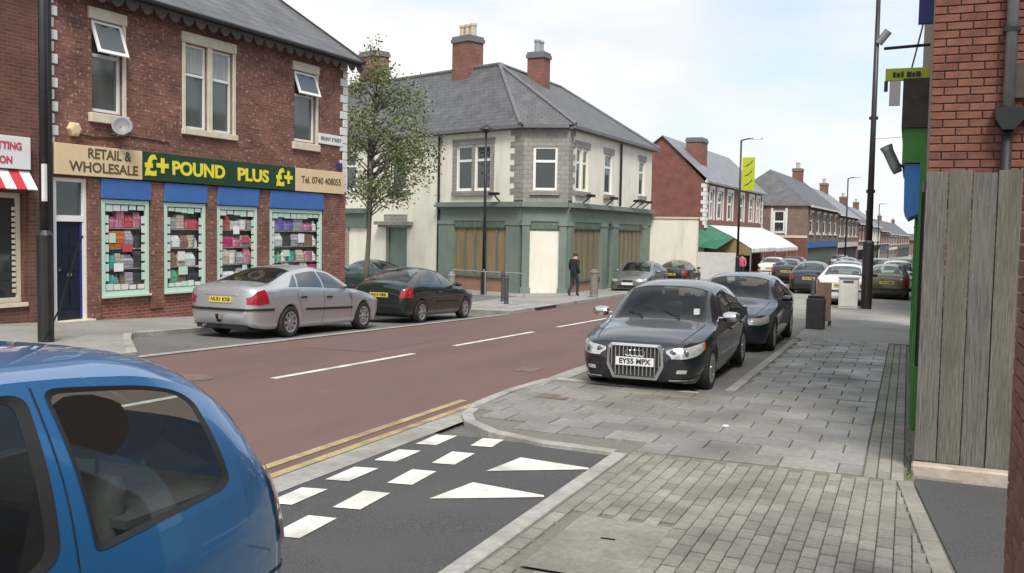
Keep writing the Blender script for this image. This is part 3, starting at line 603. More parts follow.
for wi, (a, b, c, d) in enumerate(WINS):
    MB(FL).box(a - .03, b + .03, -.09, .02, d + .02, 2.955).build('shutter_box', 'shutter_blue', shop, bevel=.01)
    f = MB(FW); fw = .09
    f.box(a, a + fw, .03, .1, c, d); f.box(b - fw, b, .03, .1, c, d); f.box(a + fw, b - fw, .03, .1, c, c + fw); f.box(a + fw, b - fw, .03, .1, d - fw, d)
    fo = f.build('shop_window', 'mint', shop)
    MB(FW).add([(a + .08, .065, c + .08), (b - .08, .065, c + .08), (b - .08, .065, d - .08), (a + .08, .065, d - .08)], [(0, 1, 2, 3)]).build('pane', 'shop_glass', fo, fixn=False)
    MB(FW).box(a - .02, b + .02, -.04, .03, c - .05, c - .002).build('window_ledge', 'mint', fo)
    n = 5 if b - a < 2 else 8; cw = (b - a - .24) / n
    for k in range(n):
        u = a + .12 + k * cw + rnd.uniform(-.02, .02); hh = rnd.uniform(.08, .15)
        MB(FW).box(u + .015, u + cw - .015, .05, .06, c + .11, c + .11 + hh).build('price_card', rnd.choice(['mint', 'dirty_white']), fo)
        MB(FW).box(u + .015, u + cw - .015, .05, .06, d - .11 - hh, d - .11).build('price_card', rnd.choice(['mint', 'dirty_white', 'mint']), fo)
    for k in range(7):
        z = c + .32 + k * (d - c - .62) / 7
        for u in (a + .1, b - .2): MB(FW).box(u, u + .1, .05, .06, z, z + .17).build('price_card', rnd.choice(['mint', 'mint', 'dirty_white']), fo)
    bk = MB(FW); bk.box(a, b, .3, .33, c, d + .3); bk.box(a - .02, a, .1, .3, c, d); bk.box(b, b + .02, .1, .3, c, d); bk.box(a, b, .1, .3, c - .03, c + .02); bk.box(a, b, .1, .3, d, d + .03)
    bk.build('display_back', 'display_grey', fo)
    for k in range(3):
        pw, ph = rnd.uniform(.16, .32), rnd.uniform(.14, .26); u = rnd.uniform(a + .2, b - .25 - pw); z = rnd.uniform(c + .28, d - .6)
        MB(FW).box(u, u + pw, .052, .06, z, z + ph).build('poster', rnd.choice(['white_upvc', 'sign_white', 'sign_pink', 'mint', 'mint', 'dirty_white']), fo)
    rows = 4; hs = (d - c - .3) / rows
    for r_ in range(rows):
        z = c + .14 + r_ * hs
        if r_: MB(FW).box(a + .03, b - .03, .12, .29, z - .03, z - .001).build('shelf', 'dirty_white', fo)
        items = LAY[wi][r_]; tot = sum(i[2] for i in items); uw = (b - a - .36) / tot; u = a + .2
        for pi, (colr, shp, ww) in enumerate(items):
            good(shp, u + uw * ww / 2, uw * ww * .93, z + .001, hs * rnd.uniform(.5, .9), colr, wi, r_, pi + 1); u += uw * ww
# ---------------------------------------------------------------- salon next door
sal = thing('salon_building', 'plain red brick salon with white sign and striped awning at the left edge', 'shop', lw(-3.5, 0, g(-16.6, 12) + LZ))
wall_cells(MB(FL), -8, -.9, -1.2, 7.4, [(-4.6, -1.5, .35, 2.55)], .2).build('wall', 'brick_salon', sal)
w = MB(FL); w.box(-1.42, -1.1, -.06, .003, -.6, 2.95); w.build('brick_pier', 'brick_salon', sal)
sp = MB(FL).box(-4.6, -1.44, -.16, -.005, 3.02, 3.66).build('fascia_panel', 'sign_white', sal, bevel=.006)
text('HAIRCUTTING', .2, FT(-2.24, 3.46, -.165), 'sign_pink', sp, bold=.006, sx=.9); text('SALON', .2, FT(-2.14, 3.18, -.165), 'sign_pink', sp, bold=.006, sx=.9)
for k in range(14):
    a = -1.44 - .235 * (k + 1)
    MB(FL).add([(a, -.1, 2.99), (a + .235, -.1, 2.99), (a + .19, -.42, 2.62), (a - .045, -.42, 2.62), (a, -.08, 2.99), (a + .235, -.08, 2.99), (a + .19, -.4, 2.6), (a - .045, -.4, 2.6)],
           [(0, 1, 2, 3), (7, 6, 5, 4), (0, 3, 7, 4), (1, 5, 6, 2), (3, 2, 6, 7), (0, 4, 5, 1)]).build('awning_stripe', 'sign_white' if k % 2 == 0 else 'sign_red', sal)
window(FL, sal, -4.6, -1.5, .35, 2.55, .1, .1, fm='cream_stone', vsplit=(.5,), gm='glass_dark')
bl = MB(FL)
for k in range(16): bl.box(-1.7, -1.62, .085, .098, .55 + k * .11, .62 + k * .11)
bl.build('blind_slats', 'cream_stone', sal)
MB(FL).box(-4.55, -1.45, -.06, .1, .27, .349).build('window_sill', 'cream_stone', sal)
MB(FL).tube([(-1.03, -.06, 7.2), (-1.03, -.06, 3.5)], .05, 8).build('white_downpipe', 'dirty_white', sal)
MB(FL).tube([(-.93, -.08, 7.2), (-.93, -.08, -.2)], .05, 8).build('downpipe', 'black_metal', sal)
MB(FL).box(-8.2, -.97, -.4, .1, 7.4, 7.52).build('gutter', 'black_metal', sal)
rf = MB(FL); slab_roof(rf, (-8.2, -.4, 7.53), (-.97, -.4, 7.53), (-.97, 4, 10.2), (-8.2, 4, 10.2)); rf.build('roof', 'slate', sal)
# ---------------------------------------------------------------- cream corner pub
PA = (-15.5, 38.29); PB = (-13.61, 38.81)
FA = frame(*PA, -21.2); FC = frame(*PA, math.degrees(math.atan2(.52, 1.89))); FB = frame(*PB, 87.4); CW = 1.96
pub = thing('pub_building', 'cream rendered corner pub with boarded green front and grey hipped roof', 'pub', (-16, 41, g(-16, 40) + LZ))
# upper walls
wall_cells(MB(FA), -16, -.55, 3.0, 6.35, [(-4.24, -3.19, 3.75, 5.82), (-3.04, -2.0, 3.75, 5.82), (-9.05, -7.87, 3.85, 5.85), (-12.9, -11.9, 3.9, 5.8)], .14).build('upper_wall', 'cream', pub)
wall_cells(MB(FC), 0, CW, 3.0, 6.35, [(.42, 1.48, 3.72, 5.62)], .14).build('corner_wall', 'stone_grey', pub)
wall_cells(MB(FB), .5, 12.1, 3.0, 6.35, [(.9, 1.55, 3.77, 5.65), (1.7, 2.35, 3.77, 5.65), (4.55, 5.6, 3.77, 5.7), (9.85, 10.8, 3.9, 5.75)], .14).build('upper_wall', 'cream', pub)
w = MB(FB); w.add([(12.1, 0, -1.5), (12.1, 9, -1.5), (12.1, 9, 6.35), (12.1, 0, 6.35)], [(0, 1, 2, 3)]); w.build('end_wall', 'cream', pub)
wall_cells(MB(FA), -16, -5.3, -2, 2.995, [(-9.4, -7.75, -2, 2.1)], .2).build('lower_wall', 'cream', pub)
# toothed grey quoins either side of the stone corner
for k in range(12):
    z = 3.3 + k * .254; l = .78 if k % 2 else .52
    MB(FA).box(-l, 0.0, -.02, .05, z, z + .248).build('quoin', 'stone_grey', pub)
    MB(FB).box(0.0, l * .9, -.02, .05, z, z + .248).build('quoin', 'stone_grey', pub)
# window surrounds and windows
for F, a, b, c, d in [(FA, -4.52, -1.75, 3.52, 6.1), (FB, .7, 2.55, 3.55, 5.95), (FB, 4.35, 5.8, 3.55, 5.95), (FB, 9.65, 11, 3.7, 6)]:
    s = MB(F); s.box(a, b, -.04, .02, d - .26, d) ; s.box(a + .05, b - .05, -.12, .02, c, c + .2)
    s.build('window_surround', 'stone_grey', pub)
for a in (-4.5, -3.19, -2.0): MB(FA).box(a, a + (.26 if a < -4 else (.15 if a < -3 else .22)), -.035, .02, 3.72, 5.84).build('window_jamb', 'stone_grey', pub)
MB(FA).box(-9.2, -7.75, -.08, .02, 3.6, 3.84).build('window_sill', 'stone_grey', pub)
for F, a, b, c, d in [(FA, -4.24, -3.19, 3.75, 5.82), (FA, -3.04, -2.0, 3.75, 5.82), (FC, .42, 1.48, 3.72, 5.62), (FB, .9, 1.55, 3.77, 5.65), (FB, 1.7, 2.35, 3.77, 5.65), (FB, 4.55, 5.6, 3.77, 5.7), (FB, 9.85, 10.8, 3.9, 5.75), (FA, -9.05, -7.87, 3.85, 5.85), (FA, -12.9, -11.9, 3.9, 5.8)]:
    window(F, pub, a, b, c, d, .06, .11, split=.66, gm='glass_dark')
MB(FC).box(.3, 1.6, -.1, .02, 3.52, 3.715).build('window_sill', 'stone_grey', pub)
# ground floor front: plinths, pilasters, fascia, cornice
def front(F, a, b, pils, bays, z0=-1.6):
    f = MB(F); f.box(a, b, -.06, .06, 2.38, 2.98); f.build('fascia_board', 'pub_green', pub)
    c = MB(F); c.box(a - .02, b + .02, -.3, .05, 3.0, 3.1); c.box(a - .02, b + .02, -.2, .05, 3.101, 3.22); c.box(a, b, -.12, .05, 2.9, 2.999); c.build('cornice', 'pub_green', pub)
    for p, q in pils:
        m = MB(F); m.box(p, q, -.14, .05, z0, 2.379); m.box(p - .05, q + .05, -.18, .05, z0, -.5); m.box(p - .04, q + .04, -.17, .05, 2.2, 2.37); m.build('pilaster', 'pub_green', pub)
    for p, q, zs in bays:
        m = MB(F); m.box(p, q, .02, .1, z0, zs - .06); m.build('stall_riser', 'terracotta', pub)
        MB(F).box(p, q, -.06, .1, zs - .06, zs + .06).build('window_sill', 'pub_green_dark', pub); MB(F).box(p, q, -.03, .1, 2.05, 2.378).build('window_head', 'pub_green_dark', pub)
        n = max(3, round((q - p) / .68)); wd = (q - p) / n
        for k in range(n): MB(F).box(p + k * wd + .012, p + (k + 1) * wd - .012, .03 + rnd.uniform(0, .015), .07, zs + .061, 2.05).build('boarding_panel', 'board' if rnd.random() > .45 else 'board_b', pub)
        for k in range(1, n): MB(F).box(p + k * wd - .03, p + k * wd + .03, -.01, .03, zs + .061, 2.05).build('glazing_bar', 'pub_green_dark', pub)
        c = MB(F)
        for k in range(int((q - p) / .3)): c.prism([(p + .05 + k * .3, 2.1), (p + .3 + k * .3, 2.1), (p + .3 + k * .3, 2.33), (p + .05 + k * .3, 2.33)], 'y', -.05, -.029)
        c.build('leaded_toplight', 'pub_green_dark', pub)
front(FA, -5.45, 0, [(-5.29, -4.3), (-.85, -.08)], [(-4.3, -.85, -.1)])
front(FC, 0, CW, [(.02, .34), (CW - .34, CW - .02)], [])
front(FB, 0, 12.1, [(.04, .4), (4.1, 4.8), (5.6, 6.4), (10.4, 11.0)], [(.4, 4.1, -.2), (6.4, 10.4, -.2)])
MB(FB).box(4.8, 5.6, .03, .1, -1.6, 2.379).build('door', 'pub_green_dark', pub); MB(FB).box(11, 12.1, .0, .1, -1.6, 2.379).build('end_panel', 'pub_green', pub)
MB(FC).box(.34, CW - .34, .0, .08, -1.6, 1.98).build('blocked_doorway', 'cream', pub)
c = MB(FC); c.box(.34, CW - .34, -.02, .08, 1.981, 2.37)
for k in range(4): c.prism([(.4 + k * .3, 2.04), (.64 + k * .3, 2.04), (.64 + k * .3, 2.32), (.4 + k * .3, 2.32)], 'y', -.05, -.021)
c.build('leaded_toplight', 'pub_green_dark', pub)
# side door with hood, old shopfront at the left end
d = MB(FA); d.box(-9.4, -7.75, .1, .16, -2, 2.1); d.box(-9.4, -9.2, .02, .12, -2, 2.1); d.box(-7.95, -7.75, .02, .12, -2, 2.1); d.build('side_door', 'pub_green', pub)
d = MB(FA); d.box(-9.9, -7.3, -.4, .02, 2.12, 2.3); d.box(-9.7, -7.5, -.28, .02, 2.0, 2.119); d.box(-9.45, -7.75, -.1, .02, 2.301, 2.65); d.build('door_hood', 'stone_grey', pub)
d = MB(FA); d.box(-15.9, -10.95, -.25, .02, 2.7, 2.95); d.box(-15.9, -10.95, -.12, .02, 1.95, 2.699); d.build('shopfront_fascia', 'pub_green_dark', pub)
MB(FA).box(-15.9, -12.45, -.1, .02, -2, 1.949).build('shopfront_panel', 'stone_grey', pub)
MB(FA).box(-14, -12.6, -.14, -.101, .3, 1.8).build('boarding_panel', 'tan', pub)
for u, F, t in [(-5.36, FA, 6.3), (-10.75, FA, 6.3), (6.65, FB, 6.3)]: MB(F).tube([(u, -.1, t), (u, -.1, 3.25 if F is FB else -1.5)], .06, 8).build('downpipe', 'black_metal', pub)
# eaves and hipped roof
EV = 6.35
for F, a, b in ((FA, -16, .06), (FC, 0, CW), (FB, -.06, 12.3)):
    c = MB(F); c.box(a, b, -.2, .02, EV, EV + .12); c.box(a, b, -.3, -.2, EV + .03, EV + .17); c.build('gutter', 'lead', pub)
def wpt(F, u, y, z): return tuple(F @ Vector((u, y, z)))
e1, e2, e3, e4 = wpt(FA, -16.2, -.3, EV + .17), wpt(FA, .05, -.3, EV + .17), wpt(FB, -.05, -.3, EV + .17), wpt(FB, 12.4, -.3, EV + .17)
AP = Vector((-18.2, 41.7, 9.78)); dA = Vector((-.932, .362, 0)); dB = Vector((math.sin(R(2.6)), math.cos(R(2.6)), 0))
RA = AP + dA * 13.5; RB = AP + dB * 7.6
nA = Vector((.362, .932, 0)); bA = RA + nA * 5 - Vector((0, 0, 3.3)); bC = AP + dB * 9 + Vector((-4.6, 0, -3.3)); bB = Vector(e4) + Vector((-9.5, .3, 0)); inn = AP + Vector((-4.6, 4.4, -3.3))
rf = MB(); rf.cur = 0
rf.add([e1, e2, AP, RA], [(0, 1, 2, 3)]); rf.add([e2, e3, AP], [(0, 1, 2)])
rf.add([e3, e4, RB, AP], [(0, 1, 2, 3)]); rf.add([e4, bB, RB], [(0, 1, 2)])
rf.add([RA, AP, inn, bA], [(0, 1, 2, 3)]); rf.add([AP, RB, bB, inn], [(0, 1, 2, 3)]); rf.add([e1, RA, bA], [(0, 1, 2)])
# slates run with each slope: replace UVs by slope coordinates
def slope_uv(mb):
    for i, f in enumerate(mb.f):
        p = [mb.v[j] for j in f]; n = (p[1] - p[0]).cross(p[2] - p[1]).normalized()
        if n.z < 0: n = -n
        h = Vector((0, 0, 1)).cross(n)
        if h.length < 1e-4: continue
        h.normalize(); s = n.cross(h); mb.uv[i] = [(q.dot(h), q.dot(s)) for q in p]
slope_uv(rf); pr = rf.build('roof', 'slate', pub, fixn=True)
for a, b in ((e2, AP), (e3, AP), (RA, AP), (AP, RB), (RB, e4)): MB().tube([Vector(a) + Vector((0, 0, .03)), Vector(b) + Vector((0, 0, .03))], .09, 6).build('ridge_tiles', 'lead', pr)
def chimney(par, c, w, d, z0, z1, m, npots, potm, rz, pot_h=.6, cap=True):
    F = frame(c[0], c[1], rz)
    s = MB(F); s.box(-w / 2, w / 2, -d / 2, d / 2, z0, z1 - .3); o = s.build('chimney', m, par)
    s = MB(F); s.box(-w / 2 - .06, w / 2 + .06, -d / 2 - .06, d / 2 + .06, z1 - .3, z1 - .12); s.box(-w / 2 - .02, w / 2 + .02, -d / 2 - .02, d / 2 + .02, z1 - .119, z1); s.build('chimney_cap', 'lead', o)
    for k in range(npots):
        u = (k - (npots - 1) / 2) * (w / npots) * .95
        MB(F).lathe([(.001, z1), (.17, z1), (.15, z1 + pot_h * .8), (.18, z1 + pot_h * .82), (.18, z1 + pot_h), (.1, z1 + pot_h), (.1, z1 + .1)], 'z', 10, (u, 0, 0)).build('chimney_pot', potm, o)
    return o
chimney(pr, (-20.3, 42.6), 1.15, 1.0, 8.6, 11.35, 'brick_far', 3, 'chimney_pot', -21)
chimney(pr, (-17.45, 44.9), .8, .9, 8.6, 10.85, 'brick_far', 2, 'pot_grey', 87)
chimney(pr, (-28.4, 47.3), 1.4, 1.0, 8.5, 11.9, 'brick_far', 0, 'pot_grey', -21)
for k, (F, u) in enumerate([(FA, -1.3), (FB, 1.5), (FB, 4.6), (FB, 8.2), (FB, 9.2), (FB, 10.2)]):
    s = MB(F); s.box(u - .22, u + .22, -.62, -.34, 3.5, 3.62); s.bar((u, -.1, 3.22), (u, -.45, 3.5), .05); o = s.build('floodlight', 'black_metal')
    tag(o, ['black floodlight on the pub ledge left of the stone corner', 'black floodlight on the pub ledge nearest the stone corner, street side', 'black floodlight on the pub ledge beside the middle window, street side', 'third floodlight from the stone corner along the street ledge', 'fourth floodlight from the stone corner along the street ledge', 'farthest floodlight from the stone corner along the street ledge'][k], 'floodlight', 'floodlights along the pub ledge')
bwl = thing('boundary_wall', 'cream rendered yard wall beyond the corner pub', 'wall', (-11.4, 51.4, g(-11, 51)))
s = MB(FB); s.box(12.15, 12.4, -2.6, .8, -1.6, 2.75); s.build('wall', 'cream', bwl); s = MB(FB); s.box(12.1, 12.45, -2.66, .85, 2.751, 2.85); s.build('coping', 'cream_stone', bwl)
# ---------------------------------------------------------------- terrace beyond the pub
def wl(F, u, y, z=0): v = F @ Vector((u, y, z)); return (v.x, v.y, v.z)
FR = frame(-12.5, 63, 87.4)
red = thing('terrace_building', 'red brick terrace with tall blank gable and white framed upper windows', 'building', wl(FR, 10, 0, g(-12, 73) + LZ))
w = MB(FR); zb = -1.9
w.add([(0, 0, zb), (0, 7, zb), (0, 7, 5.4), (0, 3.0, 8.4), (0, 0, 5.35)], [(0, 1, 2, 3, 4)]); w.build('gable_wall', 'brick_red', red)
ops = [(1.2, 2.3), (3.4, 5.0), (6.6, 8.2), (10.6, 12.2), (14.4, 16.0), (17.3, 18.6)]
wall_cells(MB(FR), 0, 20, zb, 5.35, [(a, b, 2.95, 4.95) for a, b in ops], .15).build('front_wall', 'brick_far', red)
for a, b in ops:
    window(FR, red, a, b, 2.95, 4.95, .06, .16, split=.6)
    s = MB(FR); s.box(a - .22, a - .01, -.05, .02, 2.9, 4.96); s.box(b + .01, b + .22, -.05, .02, 2.9, 4.96); s.box(a - .22, b + .22, -.06, .02, 4.961, 5.2); s.build('window_surround', 'dirty_white', red)
for k in range(10):
    l = .6 if k % 2 else .36
    MB(FR).box(-.03, l, -.05, .3 if k % 2 else .16, 2.55 + k * .275, 2.8 + k * .275).build('quoin', 'dirty_white', red)
    MB(FR).box(20 - l, 20.03, -.05, .1, 2.55 + k * .275, 2.8 + k * .275).build('quoin', 'dirty_white', red)
s = MB(FR); s.box(-.05, 20.05, -.12, .02, 2.35, 2.54); s.box(-.1, 20.1, -.25, .02, 5.35, 5.5); s.build('string_course', 'dirty_white', red)
rf = MB(FR); slab_roof(rf, (-.15, -.35, 5.4), (20.2, -.35, 5.4), (20.2, 3.0, 8.5), (-.15, 3.0, 8.5)); slab_roof(rf, (-.15, 7.3, 5.3), (20.2, 7.3, 5.3), (20.2, 3.002, 8.51), (-.15, 3.002, 8.51))
ro = rf.build('roof', 'slate_light', red)
c_ = wl(FR, 3.6, 1.6); chimney(ro, c_[:2], 1.6, 1.1, 5.5, 8.6, 'brick_far', 0, 'pot_grey', 87)
MB(FR).add([(-.06, -.02, -1.8), (-.06, 5, -1.8), (-.06, 5, 1.9), (-.06, -.02, 1.9)], [(0, 1, 2, 3)]).build('rendered_base', 'cabinet', red)
# greengrocer's stall: green side sheet, olive lining, white scalloped canvas
aw = thing('shop_awning', 'white canvas awning with green side sheet over a market stall', 'awning', wl(FR, 9, -1.4, g(-11, 72) + LZ))
def canv(a, b, m, nm, dz=0):
    s = MB(FR); n = 8
    for k in range(n):
        t0, t1 = k / n, (k + 1) / n
        def p(u, t): return (u, -.1 - 2.9 * t, 2.55 + dz - 1.15 * t - .35 * t * t)
        s.add([p(a, t0), p(b, t0), p(b, t1), p(a, t1)], [(0, 1, 2, 3)])
    k = a
    while k < b - .1: s.add([(k, -3.0, 1.05 + dz), (k + .5, -3.0, 1.05 + dz), (k + .45, -3.02, .82 + dz), (k + .25, -3.02, .74 + dz), (k + .05, -3.02, .82 + dz)], [(0, 1, 2, 3, 4)]); k += .5
    return s.build(nm, m, aw)
canv(.6, 9.6, 'canvas_white', 'canvas'); canv(9.7, 20, 'canvas_white', 'canvas', -.05)
s = MB(FR); s.add([(-1.6, .9, 1.2), (.55, -.1, 2.6), (.5, -1.9, 1.75), (-1.6, -1.2, 1.0)], [(0, 1, 2, 3)]); s.add([(-1.6, .9, 1.2), (-1.6, 2.2, 1.2), (.4, 2.0, 2.3), (.55, -.1, 2.6)], [(0, 1, 2, 3)]); s.build('side_sheet', 'tarp_green', aw)
s = MB(FR); s.add([(.58, -.1, 2.5), (.58, -2.9, 1.1), (.58, -2.9, .6), (.58, -.1, .6)], [(0, 1, 2, 3)]); s.build('olive_sheet', 'canvas_olive', aw)
MB(FR).box(-2.3, -2.2, -2.6, 3, -2, .8).build('stall_side', 'cabinet', aw)
for u in (.6, 5, 9.6, 14.8, 20): MB(FR).tube([(u, -2.95, 1.0), (u, -2.95, -1.6)], .05, 6).build('pole', 'galv', aw)
for k in range(4): MB(FR).box(.9 + k * 1.6, 2.2 + k * 1.6, -2.4, -1.6, -1.5, -.6 - .1 * (k % 2)).build('stall_counter', ['goods_green', 'goods_orange', 'goods_red', 'goods_cream'][k], aw)
sf = MB(FR); wall_cells(sf, .3, 19.7, -1.7, 2.3, [], 0, -.03); sf.build('shopfront', 'shop_dark', red)
# next building stands forward with a hipped roof and a side window
def house(name, label, x0, y0, wd, dep, ez, rz_, wallm, sidem, roofm, hip=False, side_win=False, gapless=True, nwin=3, shopc='shop_dark', ang=2.6):
    F = frame(x0, y0, 90 - ang); zb = g(x0, y0) - 1.0
    t = thing(name, label, 'building', wl(F, wd / 2, 0, g(x0, y0 + wd / 2) + LZ))
    ww = wd / nwin; ops = [(ww * (k + .28), ww * (k + .72), ez - 2.3, ez - .55) for k in range(nwin)]
    gf = ez - 3.0
    wall_cells(MB(F), 0, wd, zb, ez, ops + [(.5, wd - .5, zb, gf - .6)], .15).build('front_wall', wallm, t)
    MB(F).box(.5, wd - .5, .1, .2, zb, gf - .6).build('shopfront', shopc, t); MB(F).box(.3, wd - .3, -.12, .05, gf - .6, gf - .05).build('shop_fascia', rnd.choice(['dirty_white', 'sign_green', 'shutter_blue', 'sign_cream', 'cabinet']), t)
    for a, b, c, d in ops:
        window(F, t, a, b, c, d, .06, .12, split=.6); MB(F).box(a - .15, b + .15, -.06, .02, d + .01, d + .22).build('lintel', 'dirty_white', t); MB(F).box(a - .15, b + .15, -.1, .02, c - .18, c - .01).build('window_sill', 'dirty_white', t)
    so_ = [(1.0 if side_win else 1.2, 2.2, ez - 2.3, ez - .3)] if side_win else []
    sw = MB(F @ Matrix.Rotation(R(-90), 4, 'Z'))   # side wall: local x runs back to front
    wall_cells(sw, -dep, 0, zb, ez, [(-2.9, -1.9, ez - 2.35, ez - .4)] if side_win else [], .14)
    if not hip: sw.add([(-dep, 0, ez), (0, 0, ez), (-dep / 2, 0, rz_)], [(0, 1, 2)])
    sw.build('side_wall', sidem, t)
    if side_win:
        FS = F @ Matrix.Rotation(R(-90), 4, 'Z'); window(FS, t, -2.9, -1.9, ez - 2.35, ez - .4, .05, .14, split=.5)
        MB(FS).box(-3.1, -2.91, -.04, .02, ez - 2.5, ez - .2).build('window_jamb', 'dirty_white', t); MB(FS).box(-1.89, -1.7, -.04, .02, ez - 2.5, ez - .2).build('window_jamb', 'dirty_white', t)
        s = MB(FS); s.box(-dep, 0, -.06, .02, ez - 2.75, ez - 2.55); s.build('string_course', 'cream_stone', t)
        MB(FS).box(-dep, -.02, -.02, .02, zb, ez - 2.751).build('lower_brick', 'brick_red', t)
    m = dep / 2; rf = MB(F)
    i = m * .8 if hip else 0
    rf.add([(-.2, -.3, ez), (wd + .2, -.3, ez), (wd + .2 - 0, m, rz_), (-.2 + i, m, rz_)], [(0, 1, 2, 3)]); rf.add([(-.2, dep + .3, ez), (wd + .2, dep + .3, ez), (wd + .2, m, rz_), (-.2 + i, m, rz_)], [(0, 1, 2, 3)])
    if hip: rf.add([(-.2, -.3, ez), (-.2 + i, m, rz_), (-.2, dep + .3, ez)], [(0, 1, 2)])
    slope_uv(rf); r = rf.build('roof', roofm, t)
    MB(F).bar((-.3, -.35, ez - .05), (wd + .2, -.35, ez - .05), .14, .14).build('gutter', 'dirty_white', r)
    cc = wl(F, wd * .85, m); chimney(r, cc[:2], 1.5, .9, rz_ - .7, rz_ + 1.1, 'brick_far', 2, 'chimney_pot', 87)
    return t
house('terrace_building', 'brown brick building with hipped slate roof standing forward of the terrace', -8.0, 84.5, 22, 7.6, 4.5, 7.8, 'brick_tan', 'brick_tan', 'slate', hip=True, side_win=True, nwin=5, shopc='pub_green_dark')
hs = [('orange brick house with stone trim, first beyond the hipped roof', -7.2, 110, 22, 8, 4.3, 7.6, 'brick_tan', 'brick_far', 'slate_light', 5),
      ('brown terrace house behind the far lamp post, second beyond hipped roof', -6.4, 138, 20, 8, 3.7, 6.9, 'brick_far', 'brick_far', 'slate', 4),
      ('pale gabled terrace house midway along the far row', -5.6, 164, 18, 8, 3.6, 6.9, 'cream', 'brick_far', 'slate_light', 4),
      ('small brick terrace house near the end of the far row', -4.9, 190, 24, 8, 3.0, 6.2, 'brick_far', 'brick_tan', 'slate', 5),
      ('last but one brick house of the far row', -4.0, 224, 30, 8, 2.6, 6.0, 'brick_tan', 'brick_far', 'slate', 5),
      ('last distant house closing the left side of the street', -2.6, 268, 60, 9, 2.4, 6.2, 'brick_far', 'brick_far', 'slate', 6)]
for l, x, y, wd, dp, ez, rz_, wm, sm, rm, nw in hs: house('terrace_building', l, x, y, wd, dp, ez, rz_, wm, sm, rm, nwin=nw, shopc=rnd.choice(['shop_dark', 'glass_dark', 'pub_green_dark']))
# houses closing the view at the far end, right side of the street
for l, y0, wd, ez, rz_, nw in (('near brick shop terrace hidden behind the board fence', 62, 33, 5.4, 8.2, 7), ('middle brick terrace on the right behind the parked cars', 118, 52, 4.8, 7.6, 10), ('farthest brick terrace on the right of the street', 215, 92, 4.0, 6.8, 16)):
    house('terrace_building', l, 1.2, y0, wd, 8, ez, rz_, 'brick_far', 'brick_far', 'slate', nwin=nw, ang=180)
end = thing('terrace_building', 'hazy distant brick block straight down the street', 'building', (-1, 470, g(0, 470)))
s = MB(); s.box(-40, 60, 470, 480, -10, 0.5); s.build('wall', 'brick_tan', end); s = MB(); s.prism([(469, .5), (481, .5), (475, 3.5)], 'x', -40, 60); s.build('roof', 'slate', end)
# ---------------------------------------------------------------- right-hand building, fence, near wall
rb = thing('right_building', 'red brick shop building side wall rising above the wooden fence', 'building', (.9, 10, g(0, 10)))
s = MB(); s.box(.145, 4, 10.03, 10.3, -.3, 9); s.box(.145, .4, 10.3, 26, -.5, 9); s.build('backing_wall', 'mortar', rb)
MB().box(.14, 4, 10.0, 10.029, -.3, 2.28).build('wall_face', 'brick_right', rb); MB().box(.14, 4, 10.0, 10.029, 5.05, 9).build('wall_face', 'brick_right', rb)
BW, BH = .225, .0762
bk = [MB().box(-.1075, .1075, -.03, 0, -.0328, .0328).build('tmp', m_, bevel=.004) for m_ in ('brick_a', 'brick_b', 'brick_c')]
bh_ = [MB().box(-.0515, .0515, -.03, 0, -.0328, .0328).build('tmp', m_, bevel=.004) for m_ in ('brick_a', 'brick_b', 'brick_c')]
bkm = [o.data for o in bk]; bhm = [o.data for o in bh_]
for o in bk + bh_: bpy.data.objects.remove(o)
for o in bkm + bhm: o.name = 'brick'
def brick(me, loc, par, rz=0):
    o = bpy.data.objects.new('brick', me); COL.objects.link(o); o.location = Vector(loc) - ROOT[par.name]; o.rotation_euler = (rnd.uniform(-.01, .01), rnd.uniform(-.004, .004), rz + rnd.uniform(-.012, .012)); o.parent = par
z = 2.32; r_ = 0
while z < 5.05:
    x = .14 + (.0 if r_ % 2 else -.1125); first = True
    while x < 1.75:
        if x < .13: brick(rnd.choice(bhm), (.195, 10.03, z), rb)
        else: brick(rnd.choice(bkm), (x + .1125, 10.03 + rnd.uniform(-.003, .003), z), rb)
        x += BW
    z += BH; r_ += 1
s = MB(); s.tube([(.80, 9.93, 9), (.80, 9.93, 3.2)], .05, 10); s.build('downpipe', 'galv', rb, smooth=True)
s = MB(); s.tube([(.80, 9.93, 3.05), (.80, 9.93, .2)], .045, 10); s.build('downpipe', 'trim_black', rb, smooth=True)
s = MB(); s.prism([(.68, 3.2), (.95, 3.2), (.93, 3.1), (.85, 3.0), (.75, 3.0), (.69, 3.1)], 'y', 9.82, 9.99); s.tube([(.9, 9.9, 3.16), (1.3, 9.92, 3.3), (1.5, 9.95, 3.7)], .05, 8); s.build('rainwater_hopper', 'black_metal', rb)
MB().box(.84, .96, 9.95, 9.999, 3.3, 3.62).build('wall_plaque', 'shop_dark', rb)
for z in (3.9, 4.6): MB().box(.73, .87, 9.87, 9.99, z, z + .04).build('pipe_clip', 'black_metal', rb)
